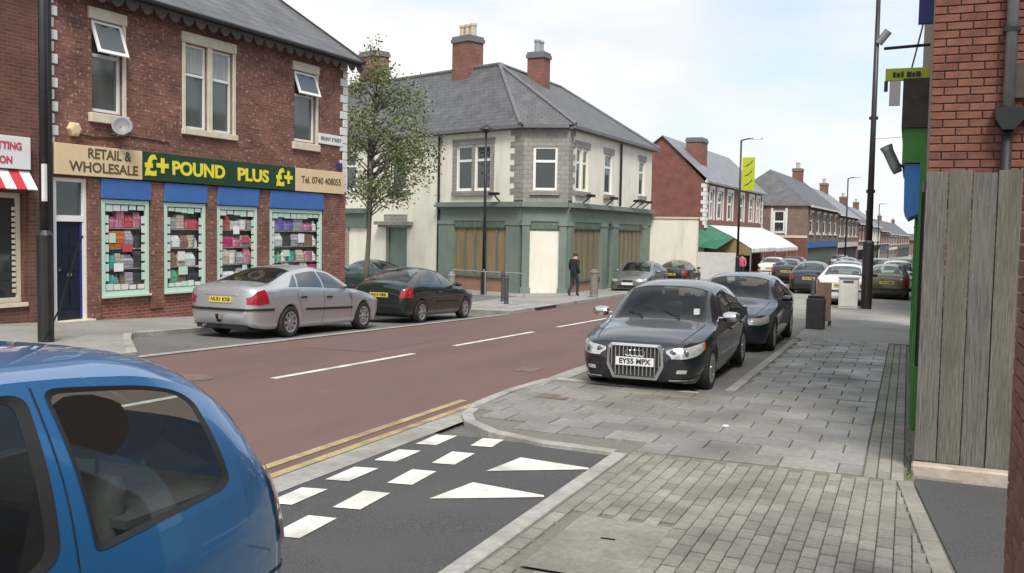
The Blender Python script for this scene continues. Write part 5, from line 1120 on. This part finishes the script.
# --- dark green three-door hatch on the left
def hatch_body(L, Wd, H, fo, wb_, bonnet, roof0, roof1, back, belt, nose, Rw, hood, tail=.95, roofw=.54):
    h = Wd / 2
    zt = [(0, nose - .14), (.02, nose - .02), (.06, nose + .04), (.16, nose + .1), (.45, nose + .18), (bonnet, hood), (roof0, H - .06), ((roof0 + roof1) / 2, H), (roof1, H - .06), (back, tail + .06), (L - .06, tail - .1), (L - .02, tail - .3), (L, .5)]
    zr = [(0, nose - .17), (.02, nose - .05), (.06, nose), (.16, nose + .05), (.45, nose + .12), (bonnet, hood - .05), (roof0, H - .15), ((roof0 + roof1) / 2, H - .09), (roof1, H - .15), (back, tail), (L - .06, tail - .15), (L - .02, tail - .34), (L, .46)]
    zb = [(0, nose - .2), (.02, nose - .09), (.06, nose - .06), (.16, nose - .02), (.45, nose + .06), (bonnet, belt - .04), (roof0, belt), (roof1, belt + .05), (back, tail - .06), (L - .06, tail - .2), (L - .02, tail - .38), (L, .42)]
    wr = [(0, .34), (.06, .48), (.16, h - .25), (.45, h - .19), (bonnet, h - .14), (roof0, roofw + .02), (roof1, roofw), (back, h - .17), (L - .05, h - .22), (L, .5)]
    wbk = [(0, .42), (.02, .52), (.06, .62), (.14, h - .16), (.3, h - .08), (.6, h - .035), (1.1, h - .015), (L * .7, h - .015), (L - .35, h - .06), (L - .1, h - .12), (L, .58)]
    zs = [(0, .34), (.03, .26), (.1, .2), (.5, .18), (L - .5, .2), (L - .1, .26), (L - .03, .33), (L, .38)]
    return Car(L, zt, zr, wr, zb, wbk, zs, fo, fo + wb_, Rw, Wd - .23)
c = hatch_body(4.17, 1.71, 1.41, .86, 2.54, 1.15, 1.95, 3.0, 3.85, .9, .66, .3, .95, tail=1.0)
XS = place(c, (-12.15, 22.6, ZR(-12.1, 22.7)), R(90), 'very dark green hatchback with yellow plate parked ahead of the silver saloon', GR)
XS.rotation_euler = (0, .028, R(90)); c.body(XS, 'paint_green', open_caps=(1.21, 1.91, 3.05, 3.8)); glaze(c, XS, 1.15, 1.95, 3.0, 3.85, .9, 1.41, rear_frac=.92)
side_windows(c, XS, [(1.55, 2.3, 2.02, 2.3), (2.37, 3.5, 2.37, 3.1)])
c.side(XS, 'tail_light', 'tail_red', [(3.86, .66), (4.0, .66), (4.15, .66)], [(3.84, .95), (4.0, .92), (4.13, .84)], eps=.008)
plate(XS, -2.062, .72, 'R416 NBB', 'plate_yellow', True); c.seam(XS, [(1.4, .3), (1.46, .84)]); c.seam(XS, [(2.6, .24), (2.68, .92)]); c.mirrors(XS, 1.58, .95, 'paint_green'); c.handles(XS, [(2.5, .78)], 'paint_green')
c.side(XS, 'rubbing_strip', 'trim_black', [(1.45, .5), (2.6, .52)], [(1.45, .545), (2.6, .565)], eps=.012, n=16, k=1); c.wheels(XS, 6)
c.side(XS, 'headlight', 'lamp_glass', [(.02, .55), (.35, .62)], [(.02, .66), (.42, .73)], eps=.008)
s = MB(); s.box(-2.09, -2.0, -.6, .6, .42, .5); s.build('bumper_strip', 'trim_black', XS, local=True)
# --- bright blue hatchback close to the camera
LB, WB = 3.95, 1.72; h = WB / 2; HB = 1.55
zt = [(0, .55), (.03, .68), (.15, .8), (.9, 1.04), (1.75, 1.5), (2.5, 1.568), (3.2, 1.545), (3.5, 1.49), (3.62, 1.43), (3.86, 1.05), (3.92, .8), (3.95, .5)]
zr = [(0, .5), (.03, .63), (.15, .74), (.9, .99), (1.75, 1.45), (2.5, 1.525), (3.1, 1.482), (3.4, 1.41), (3.62, 1.29), (3.84, .98), (3.92, .72), (3.95, .45)]
zb = [(0, .46), (.03, .58), (.15, .68), (.9, .9), (1.75, .95), (2.6, .97), (3.2, 1.0), (3.5, 1.01), (3.7, .97), (3.84, .86), (3.92, .62), (3.95, .4)]
wr = [(0, .3), (.05, .5), (.2, .6), (.9, .7), (1.75, .62), (2.6, .615), (3.2, .6), (3.5, .595), (3.7, .6), (3.86, .62), (3.95, .5)]
wbk = [(0, .42), (.03, .55), (.12, .68), (.4, .8), (1, .845), (3.0, .845), (3.4, .82), (3.65, .775), (3.82, .72), (3.9, .66), (3.95, .58)]
zs = [(0, .34), (.1, .2), (.5, .18), (3.4, .2), (3.85, .28), (3.95, .36)]
c = Car(LB, zt, zr, wr, zb, wbk, zs, .78, 3.3, .3, 1.5, pw=3.2)
BL = place(c, (-3.06, 1.33, ZR(-3, 1.3)), R(-90), 'bright blue hatchback cropped in the near left corner', GR)
S0, S1 = 1.05, 3.62
c.body(BL, 'paint_blue', open_green=(S0, S1, 1.02, 1.7, 3.52, 3.8))
def surf(s_, t, e=0): z = c.zb(s_) + (c.zr(s_) - c.zb(s_)) * t; return (c.L / 2 - s_, c.W(s_, z) + e, z)
def rounded(pts, r, n=6):
    P = []
    for i in range(len(pts)):
        a, b, d = Vector(pts[i - 1]), Vector(pts[i]), Vector(pts[(i + 1) % len(pts)]); rr = r[i] if isinstance(r, list) else r
        p0 = b + (a - b).normalized() * min(rr, (a - b).length * .48); p1 = b + (d - b).normalized() * min(rr, (d - b).length * .48)
        P += [p0 * (1 - t) ** 2 + b * 2 * t * (1 - t) + p1 * t * t for t in [j / n for j in range(n + 1)]]
    Q = []
    for i in range(len(P)):
        p, q = P[i], P[(i + 1) % len(P)]; m = max(1, int((q - p).length / .05))
        Q += [p * (1 - j / m) + q * (j / m) for j in range(m)]
    return Q
def ring_panel(nm, inner, outer, m, e0, e1, k=5):
    for sg in (1, -1):
        n = len(inner); vs = []
        for j in range(k + 1):
            for p, q in zip(inner, outer):
                w = p * (1 - j / k) + q * (j / k); x, y, z = surf(w.x, w.y, e0 + (e1 - e0) * j / k); vs.append((x, sg * y, z))
        o = MB().add(vs, [(j * n + i, j * n + (i + 1) % n, (j + 1) * n + (i + 1) % n, (j + 1) * n + i) for j in range(k) for i in range(n)]).build(nm, m, BL, local=True, smooth=True, fixn=False)
        if sum(f.normal.y * sg for f in o.data.polygons) < 0: o.data.flip_normals()
def to_rect(inner, ctr, r):     # where a ray from the centre through each inner point leaves the panel rectangle
    out = []
    for p in inner:
        d = p - ctr; t = min([(r[0] - ctr.x) / d.x if d.x < -1e-6 else 1e9, (r[1] - ctr.x) / d.x if d.x > 1e-6 else 1e9, (r[2] - ctr.y) / d.y if d.y < -1e-6 else 1e9, (r[3] - ctr.y) / d.y if d.y > 1e-6 else 1e9]); out.append(ctr + d * t)
    for cx_, cy_ in ((r[0], r[2]), (r[1], r[2]), (r[0], r[3]), (r[1], r[3])):   # keep the corners square
        i = min(range(len(out)), key=lambda k: (out[k] - Vector((cx_, cy_))).length); out[i] = Vector((cx_, cy_))
    return out
for wn, pts, r, rc in (('quarter_window', [(2.775, .05), (2.755, .95), (3.4, .92), (3.43, .1)], [.05, .06, .12, .12], (2.71, S1, 0, 1)), ('door_window', [(1.42, .05), (1.72, .93), (2.68, .94), (2.64, .05)], [.05, .08, .08, .14], (S0, 2.709, 0, 1))):
    inner = rounded(pts, r); ctr = sum(inner, Vector((0, 0))) / len(inner)
    ring_panel('window_frame_panel', inner, to_rect(inner, ctr, rc), 'paint_blue', 0, 0, 6)
    ring_panel('pillar_trim', [ctr + (p - ctr) * 1.03 for p in inner], to_rect(inner, ctr, rc), 'seat', -.03, -.03, 6)
    ring_panel('window_seal', [ctr + (p - ctr) * .935 for p in inner], [ctr + (p - ctr) * 1.012 for p in inner], 'trim_black', -.006, .003, 3)
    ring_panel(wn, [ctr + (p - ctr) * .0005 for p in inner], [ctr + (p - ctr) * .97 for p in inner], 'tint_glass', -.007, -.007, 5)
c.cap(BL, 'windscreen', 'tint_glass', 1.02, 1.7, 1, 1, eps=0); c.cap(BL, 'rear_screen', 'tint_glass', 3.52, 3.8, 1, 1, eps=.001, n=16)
c.seam(BL, [(2.68, .3), (2.705, .95)]); c.seam(BL, [(2.705, .97), (2.715, 1.5)], .006)
c.side(BL, 'tail_light', 'tail_red', [(3.78, .72), (3.86, .72), (3.91, .7)], [(3.72, 1.06), (3.79, 1.02), (3.84, .98)], eps=.008)
c.side(BL, 'bumper_seam', 'trim_black', [(3.45, .60), (3.7, .62), (3.9, .60)], [(3.45, .612), (3.7, .632), (3.9, .612)], eps=.003, n=10, k=1)
c.side(BL, 'bumper_skirt', 'trim_black', [(3.55, .24), (3.8, .27), (3.93, .36)], [(3.55, .36), (3.8, .4), (3.93, .44)], eps=.004)
c.wheels(BL, 6); c.mirrors(BL, 1.5, 1.04, 'paint_blue'); c.handles(BL, [(2.4, .9)], 'paint_blue')
MB().tube([(1.975 - 1.75, 0, 1.5), (1.975 - 2.05, 0, 1.72)], .006, 5).build('aerial', 'trim_black', BL, local=True)
def seat(x, y, w=.46):
    s = MB(); s.add([(x - .1, y - w / 2, .3), (x - .1, y + w / 2, .3), (x - .26, y + w / 2 - .04, 1.12), (x - .26, y - w / 2 + .04, 1.12), (x - .22, y - w / 2, .3), (x - .22, y + w / 2, .3), (x - .36, y + w / 2 - .05, 1.1), (x - .36, y - w / 2 + .05, 1.1)], [(0, 1, 2, 3), (7, 6, 5, 4), (0, 4, 5, 1), (1, 5, 6, 2), (2, 6, 7, 3), (3, 7, 4, 0)])
    s.box(x - .22, x + .32, y - w / 2, y + w / 2, .28, .48); o = s.build('seat', 'seat', BL, local=True, bevel=.03, smooth=True)
    r = MB(); r.lathe([(.001, -.135), (.07, -.13), (.105, -.09), (.115, 0), (.105, .09), (.07, .13), (.001, .135)], 'y', 14, (x - .33, y, 1.27)); r.tube([(x - .31, y - .06, 1.08), (x - .33, y - .06, 1.24)], .008, 6); r.tube([(x - .31, y + .06, 1.08), (x - .33, y + .06, 1.24)], .008, 6); r.build('headrest', 'headrest', o, local=True, smooth=True)
for y in (.36, -.36): seat(1.975 - 1.85, y); seat(1.975 - 2.85, y)
s = MB(); s.box(1.975 - 3.7, 1.975 - 3.1, -.62, .62, .95, .98); s.build('parcel_shelf', 'seat', BL, local=True); s = MB(); s.box(1.975 - 1.5, 1.975 - .95, -.66, .66, .6, .98); s.build('dashboard', 'seat', BL, local=True, bevel=.04)
MB().box(1.975 - 3.7, 1.975 - 1.0, -.7, .7, .2, .28).build('floor_pan', 'seat', BL, local=True)
for sg in (1, -1):
    MB().box(1.975 - 3.5, 1.975 - 1.0, sg * .765 - .012, sg * .765 + .012, .28, .945).build('door_trim', 'headrest', BL, local=True)
MB().add([(1.975 - 1.75, y, c.T(1.75, y) - .03) for y in (-.55, 0, .55)] + [(1.975 - 2.5, y, c.T(2.5, y) - .03) for y in (-.55, 0, .55)] + [(1.975 - 3.45, y, c.T(3.45, y) - .03) for y in (-.52, 0, .52)], [(0, 1, 4, 3), (1, 2, 5, 4), (3, 4, 7, 6), (4, 5, 8, 7)]).build('headlining', 'cabinet', BL, local=True)
# --- further cars are copies of these in other paint
def more(src, paint, x, y, head, lab, sc=None):
    old = {A4: 'paint_navy', BM_: 'paint_navy2', MO: 'paint_silver', XS: 'paint_green'}[src]
    d = dup(src, (x, y, ZR(x, y)), head, lab, GR, {old: paint, 'chrome': 'trim_black'} if src is A4 else {old: paint}, sc); d.rotation_euler = (0, SLOPE * (1 if head < 0 else -1), head); return d
more(XS, 'paint_teal', -22.6, 37.2, R(158), 'dark teal hatchback parked in the side street beside the pub wall')
more(BM_, 'paint_grey', -11.6, 43.6, R(-90), 'silver grey saloon parked beside the green pub front')
more(XS, 'paint_black', -11.3, 50.5, R(90), 'black hatchback with pale roof reflection beyond the cream yard wall')
more(MO, 'paint_white', -2.1, 37.2, R(90), 'white saloon seen from behind, left of the grey cabinet')
more(XS, 'paint_olive', -.75, 42.5, R(90), 'dark olive hatchback beside the tall lamp post on the right')
more(BM_, 'paint_white', -.45, 51.5, R(-90), 'white saloon facing the camera, farthest right of the parked cars')
more(BM_, 'paint_plum', -7.9, 74.0, R(-90), 'plum coloured saloon in front of the hipped roof building')
more(MO, 'paint_white', -8.3, 66.0, R(90), 'white saloon just beyond the awning stall')
more(XS, 'paint_black', -6.3, 57.0, R(90), 'black hatchback driving away in the middle of the street')
more(XS, 'paint_navy2', -3.9, 44.5, R(90), 'dark navy hatchback beyond the bin, left of the white saloon')
more(MO, 'paint_grey', -2.6, 47.5, R(90), 'grey saloon parked beyond the white saloon')
more(BM_, 'paint_black', -1.6, 62.0, R(-90), 'black saloon far down the right-hand row')
more(XS, 'paint_teal', -3.9, 70.0, R(90), 'teal hatchback far down the middle of the street')
more(MO, 'paint_silver', -6.0, 96.0, R(90), 'tiny silver saloon near the far lamp post')
# ---------------------------------------------------------------- street furniture
def lamp_post(x, y, h, lab, m='lamp_black', r0=.09, r1=.045, base_h=1.2, arm=None, head='flat', zoff=LZ, group='street lamps', lean=0):
    t = thing('street_lamp', lab, 'lamp', (x, y, g(x, y) + zoff), 0, group)
    MB().lathe([(r0 * 1.25, -.1), (r0 * 1.25, base_h), (r0 * .8, base_h + .08)], 'z', 14).build('base', m, t, smooth=False, local=True)
    MB().tube([(0, 0, base_h), (0, 0, h * .55), (0, 0, h)], [r0 * .8, (r0 + r1) * .42, r1], 12).build('pole', m, t, smooth=True, local=True)
    if head == 'flat':
        d = arm or Vector((-1, 0, 0)); d = Vector(d); q = Vector((-d.y, d.x, 0))
        MB().tube([(0, 0, h - .03), tuple(d * .3 + Vector((0, 0, h + .06))), tuple(d * .55 + Vector((0, 0, h + .08)))], r1 * .8, 8).build('arm', m, t, local=True)
        c0 = d * .55 + Vector((0, 0, h + .08)); vs = []
        for e, w, hh in ((0, .07, .05), (.15, .13, .08), (.55, .14, .08), (.7, .07, .03)):
            for a, b in ((-1, -.5), (1, -.5), (.75, .6), (-.75, .6)): vs.append(c0 + d * e + q * w * a + Vector((0, 0, hh * b)))
        MB().add(vs, [(i * 4 + k, i * 4 + (k + 1) % 4, i * 4 + 4 + (k + 1) % 4, i * 4 + 4 + k) for i in range(3) for k in range(4)] + [(0, 1, 2, 3), (12, 13, 14, 15)]).build('lamp_head', 'grey_metal', t, local=True)
    else:
        MB().lathe([(r1, h), (.1, h + .02), (.16, h + .1), (.3, h + .14), (.26, h + .2), (.12, h + .3), (.03, h + .34), (.001, h + .36)], 'z', 14).build('lamp_head', m, t, local=True)
    return t
l1 = lamp_post(-13.02, 11.4, 8.5, 'thick black lamp post on the left pavement by the blue door', r0=.1, r1=.07, base_h=1.75, group='street lamps')
MB().box(.06, .13, -.11, -.06, 2.3, 2.9).build('notice', 'dirty_white', l1, local=True)
MB().tube([(.05, -.1, .0), (.3, .0, .55), (.62, .1, 1.6), (.7, .12, 1.75)], .015, 6).build('sapling_stake', 'black_metal', l1, local=True)
lamp_post(-16.42, 36.35, 6.75, 'slim black lamp post in front of the pub window', r0=.1, r1=.045, head='lantern', base_h=1.0)
l3 = lamp_post(-1.23, 33.7, 10.35, 'tall black lamp post beside the grey cabinet on the right', r0=.14, r1=.07, base_h=2.2, arm=(-1, 0, 0), zoff=.01)
for z in (3.9, 6.3): MB().tube([(-.14, 0, z), (.14, 0, z)], .06, 8).build('clamp', 'black_metal', l3, local=True)
MB().tube([(.05, 0, 8.72), (.35, -.05, 9.1)], .13, 10).build('camera_housing', 'grey_metal', l3, local=True)
l4 = lamp_post(-8.72, 53.4, 7.95, 'lamp post with the yellow banner beside the awning', r0=.09, r1=.05, arm=(.9, .2, 0), base_h=1.5, zoff=.0)
bn = MB().box(.1, .78, -.02, .02, 5.2, 7.0).build('banner', 'lime', l4, local=True)
for k in range(3): MB().add([(.2, -.025, 5.45 + k * .52), (.5, -.025, 5.62 + k * .52), (.68, -.025, 5.86 + k * .52), (.62, -.025, 5.68 + k * .52), (.4, -.025, 5.48 + k * .52)], [(0, 1, 2, 3, 4)]).build('leaf_motif', 'sign_green', bn, local=True, fixn=False)
lamp_post(-5.5, 95, 8.6, 'distant lamp post rising above the far terrace', r0=.1, r1=.06, arm=(1, 0, 0), zoff=0)
lamp_post(-4.2, 150, 8.6, 'farthest tiny lamp post above the end of the terrace', r0=.1, r1=.06, arm=(1, 0, 0), zoff=0)
# overhead wire across the end of the street
tag(MB().tube([(-1.2, 33.7, 5.2), (3, 28, 4.9), (6, 24, 5.0)], .008, 4).build('overhead_wire', 'black_metal'), 'thin wire running from the tall right-hand lamp post to the shopfronts', 'wire')
# bollards and guard rail where the side street is closed
def bollard(x, y, lab, h=1.0, r=.075, m='bin_dark'):
    t = thing('bollard', lab, 'bollard', (x, y, g(x, y) + LZ), 0, 'bollards at the closed side street')
    MB().lathe([(r * 1.1, -.05), (r * 1.1, .06), (r, .08), (r, h - .16), (r * 1.15, h - .15), (r * 1.15, h - .1), (r * .9, h - .08), (r * .85, h - .02), (.001, h)], 'z', 14).build('post', m, t, smooth=False, local=True); return t
bollard(-13.5, 31.6, 'taller dark bollard just right of the pub lamp post', 1.1); bollard(-12.6, 29.8, 'dark bollard nearest the kerb right of the green hatchback'); 
bollard(-11.2, 35.2, 'stout tan bollard beside the walking man', 1.1, .16, 'bollard_brown'); bollard(-13.95, 28.3, 'pale grey bollard behind the nose of the green hatchback', 1.15, .11, 'galv')
gr = thing('guard_rail', 'grey metal guard rail in front of the pub window', 'railing', (-14.5, 33.2, g(-14.5, 33) + LZ), 0)
pts = [(-17.4, 35.4), (-15.6, 34.7), (-13.8, 34.4)]
for z in (.95,): MB().tube([(x + 14.5, y - 33.2, z) for x, y in pts], .025, 8).build('rail', 'galv', gr, local=True)
for x, y in pts: MB().tube([(x + 14.5, y - 33.2, -.1), (x + 14.5, y - 33.2, .98)], .03, 8).build('post', 'galv', gr, local=True)
# bins and cabinet on the right
bn = thing('litter_bin', 'dark square litter bin behind the dark blue saloon', 'bin', (-2.0, 23.9, g(-2, 23.9) + PZ))
MB().box(-.21, .21, -.21, .21, 0, .74).build('body', 'bin_dark', bn, local=True, bevel=.02); MB().box(-.18, .18, -.18, .18, .741, .8).build('lid', 'trim_black', bn, local=True)
sb = thing('sign_board', 'tan pavement board standing behind the dark litter bin', 'board', (-2.05, 25.2, g(-2, 25.2) + PZ))
MB().box(-.05, .3, -.03, .03, .1, 1.08).build('panel', 'tan', sb, local=True, bevel=.008); MB().box(-.06, -.051, -.04, .04, .1, 1.06).build('yellow_edge', 'sign_yellow', sb, local=True)
for x in (-.1, .28): MB().box(x - .02, x + .02, -.25, .25, 0, .1).build('foot', 'trim_black', sb, local=True)
cb = thing('utility_cabinet', 'pale grey utility cabinet beside the tall lamp post', 'cabinet', (-1.78, 33.4, g(-1.8, 33.4) + .01))
MB().box(-.3, .3, -.2, .2, 0, 1.0).build('body', 'cabinet', cb, local=True, bevel=.02); MB().box(-.33, .33, -.23, .23, 1.0, 1.04).build('lid', 'galv', cb, local=True); MB().box(-.25, .25, -.215, -.201, .08, .8).build('door', 'cabinet', cb, local=True, bevel=.004); MB().box(-.16, .16, -.212, -.201, .86, .93).build('vent', 'bin_dark', cb, local=True)
t = thing('bollard', 'slim grey bollard between the litter bin and the white saloon', 'bollard', (-2.7, 31.0, g(-2.7, 31) + .01), 0, 'bollards on the right')
MB().lathe([(.07, 0), (.07, .95), (.05, 1.0), (.001, 1.02)], 'z', 12).build('post', 'bin_dark', t, local=True)
# small litter, covers, puddle marks
MB().lathe([(.001, .012), (.03, .01), (.04, 0)], 'z', 7, (-1.75, 10.3, g(-1.7, 10.3) + PZ)).build('litter', 'dirty_white')
tag(bpy.data.objects['litter'], 'scrap of white litter on the paving slabs', 'litter')
o = MB(); o.add([(x, y, g(x, y) + PZ + .003) for x, y in [(-4.25, 11.0), (-3.85, 11.0), (-3.85, 11.35), (-4.25, 11.35)]], [(0, 1, 2, 3)]); o.build('drain_cover', 'iron', pav, fixn=False)
# ---------------------------------------------------------------- people
def figure(name_label, loc, rz, joints, edges, radii, zones, hair, cat='person'):
    me = bpy.data.meshes.new('body'); me.from_pydata(joints, edges, []); ob = bpy.data.objects.new('tmp_fig', me); COL.objects.link(ob)
    ob.modifiers.new('s', 'SKIN'); sv = me.skin_vertices[0].data
    for i, r in enumerate(radii): sv[i].radius = (r, r) if not isinstance(r, tuple) else r
    sv[0].use_root = True; sub = ob.modifiers.new('d', 'SUBSURF'); sub.levels = 2; sub.render_levels = 2
    bpy.context.view_layer.update(); dg = bpy.context.evaluated_depsgraph_get(); m2 = bpy.data.meshes.new_from_object(ob.evaluated_get(dg)); bpy.data.objects.remove(ob)
    m2.materials.clear()
    for _, _, m in zones: m2.materials.append(M[m])
    for p in m2.polygons:
        z = p.center.z; p.use_smooth = True
        for i, (a, b, m) in enumerate(zones):
            if a <= z < b: p.material_index = i
    root = thing('person', name_label, cat, loc, rz); m2.name = 'body'; o = bpy.data.objects.new('body', m2); COL.objects.link(o); o.parent = root
    hm = MB(); hx, hy, hz = joints[hair]; 
    hm.lathe([(.001, .135), (.06, .12), (.095, .06), (.1, .0), (.085, -.06), (.001, -.06)], 'z', 12, (hx, hy - .012, hz + .02)); hm.v = [Vector((v.x, hy + (v.y - hy) * 1.12, v.z)) for v in hm.v]
    hm.build('hair', 'hair', root, local=True, smooth=True); return root
# walking man seen from behind: +y is forward
J = [(0, 0, .98), (0, .01, 1.15), (0, .03, 1.38), (0, .05, 1.52), (0, .075, 1.66),
     (.1, 0, .93), (.105, .12, .52), (.1, .08, .09), (.1, .2, .04), (-.1, 0, .93), (-.105, .02, .5), (-.1, -.2, .13), (-.1, -.1, .05),
     (.19, .02, 1.42), (.25, -.06, 1.17), (.23, .04, .98), (.21, .08, .91), (-.19, .02, 1.42), (-.26, .0, 1.17), (-.24, .1, .98), (-.22, .14, .91)]
E_ = [(0, 1), (1, 2), (2, 3), (3, 4), (0, 5), (5, 6), (6, 7), (7, 8), (0, 9), (9, 10), (10, 11), (11, 12), (2, 13), (13, 14), (14, 15), (15, 16), (2, 17), (17, 18), (18, 19), (19, 20)]
RD = [(.16, .13), (.16, .13), (.19, .13), .06, (.085, .105), .1, .075, .05, .045, .1, .075, .05, .045, .085, .065, .05, .04, .085, .065, .05, .04]
ZN = [(-1, .1, 'cloth_black'), (.1, .93, 'cloth_dark'), (.93, 1.5, 'cloth_black'), (1.5, 3, 'skin')]
figure('man in black jacket and dark trousers walking past the pub', (-12.3, 36.0, g(-12.3, 36) + LZ + .0), R(-25), J, E_, RD, ZN, 4)
J2 = [(x, y * .2, z * .96) for x, y, z in J]
figure('person in pink top standing by the market stall', (-9.55, 60.2, g(-9.6, 60)), R(160), J2, E_, RD, [(-1, .1, 'cloth_black'), (.1, .9, 'cloth_dark'), (.9, 1.45, 'cloth_pink'), (1.45, 3, 'skin')], 4)
figure('person in red top under the white awning', (-10.0, 66.5, g(-10, 66) + LZ), R(100), J2, E_, RD, [(-1, .1, 'cloth_black'), (.1, .9, 'cloth_black'), (.9, 1.45, 'cloth_red'), (1.45, 3, 'skin')], 4)
# ---------------------------------------------------------------- tree by the side street
def tree(x, y, lab, rx, rz, cz, nb, nl, seed, ls=.09, trunk_h=None, cx=0, cy=0, sg=.26):
    """trunk, limbs that end inside an uneven crown, leaves clustered along the outer limbs"""
    q = random.Random(seed); t = thing('tree', lab, 'tree', (x, y, g(x, y) + LZ))
    tr = MB(); H = cz + rz * .8; lf = [MB(), MB(), MB()]; spots_ = []
    tp = [Vector((cx * f * f + .12 * math.sin(f * 5), cy * f * f, H * f)) for f in [k / 9 for k in range(10)]]
    tr.tube(tp, [.12 * (1 - .85 * k / 9) for k in range(10)], 9)
    for b in range(nb):
        while True:
            d = Vector((q.uniform(-1, 1), q.uniform(-1, 1), q.uniform(-1, 1)))
            if .25 < d.length < 1: break
        d *= q.uniform(.75, 1.12)
        end = Vector((cx + d.x * rx, cy + d.y * rx, cz + d.z * rz))
        zs_ = max(cz - rz * .95, min(H * .95, end.z - q.uniform(.6, 1.8))); f = zs_ / H; i = min(8, int(f * 9)); st = tp[i].lerp(tp[i + 1], f * 9 - i)
        mid = st.lerp(end, .5) + Vector((q.gauss(0, .12), q.gauss(0, .12), q.uniform(.1, .45)))
        pts = [st * (1 - w) ** 2 + mid * 2 * w * (1 - w) + end * w * w for w in (0, .25, .5, .75, 1)]
        tr.tube(pts, [.035, .026, .018, .012, .006], 5)
        drop = end + Vector((q.gauss(0, .25), q.gauss(0, .25), -q.uniform(.2, .8))); tr.tube([pts[3], end, drop], [.01, .007, .003], 4)
        spots_.append((pts[2], pts[3], end, drop))
    for i in range(nl):
        b = q.choice(spots_); k = q.choice((0, 1, 1, 2, 2)); p = b[k].lerp(b[k + 1], q.random()) + Vector((q.gauss(0, sg), q.gauss(0, sg), q.gauss(0, sg)))
        n = Vector((q.gauss(0, 1), q.gauss(0, 1), q.gauss(.4, 1))).normalized(); u = n.orthogonal().normalized(); w = n.cross(u); a = q.uniform(0, 6.28); u, w = u * math.cos(a) + w * math.sin(a), w * math.cos(a) - u * math.sin(a)
        s = ls * q.uniform(.6, 1.3); lf[(spots_.index(b) + q.choice((0, 0, 1))) % 3].add([p - u * s, p - w * s * .5, p + u * s, p + w * s * .5], [(0, 1, 2, 3)])
    tr.build('trunk', 'bark', t, local=True, smooth=True)
    for k, b in enumerate(lf): b.build('crown', ['leaf_a', 'leaf_b', 'leaf_c'][k], t, local=True, fixn=False)
    return t
tree(-21.6, 35.4, 'loose leafed green tree between the shop and the pub', 2.75, 3.75, 6.75, 80, 9500, 14, ls=.078, cx=.75, cy=0, sg=.22)
tree(-30.0, 40.5, 'tree top just showing past the shop roof edge', 1.6, 4.0, 8.3, 30, 3000, 5, ls=.1)
# weeds in the joints at the foot of the fence and wall
wd_ = MB(); q = random.Random(3)
for k in range(120):
    if k < 30: x, y = q.uniform(.06, .1), q.uniform(8.7, 9.3)
    elif k < 80: x, y = .1 + q.uniform(-.02, .01), q.uniform(9.1, 14)
    else: x, y = .5 - abs(q.gauss(0, .015)), q.uniform(4.9, 6)
    z = g(x, y) + PZ - .01; a = q.uniform(0, 6.28); h_ = q.uniform(.015, .045); w_ = .006; dx, dy = math.cos(a), math.sin(a); lx, ly = q.uniform(-.03, .03), q.uniform(-.03, .03)
    wd_.add([(x - dx * w_, y - dy * w_, z), (x + dx * w_, y + dy * w_, z), (x + lx + dx * w_ * .4, y + ly + dy * w_ * .4, z + h_), (x + lx * 1.4, y + ly * 1.4, z + h_ * 1.1)], [(0, 1, 2, 3)])
o = wd_.build('weeds', 'weed', fixn=False, kind='stuff'); tag(o, 'sparse green weeds along the foot of the fence', 'weeds')
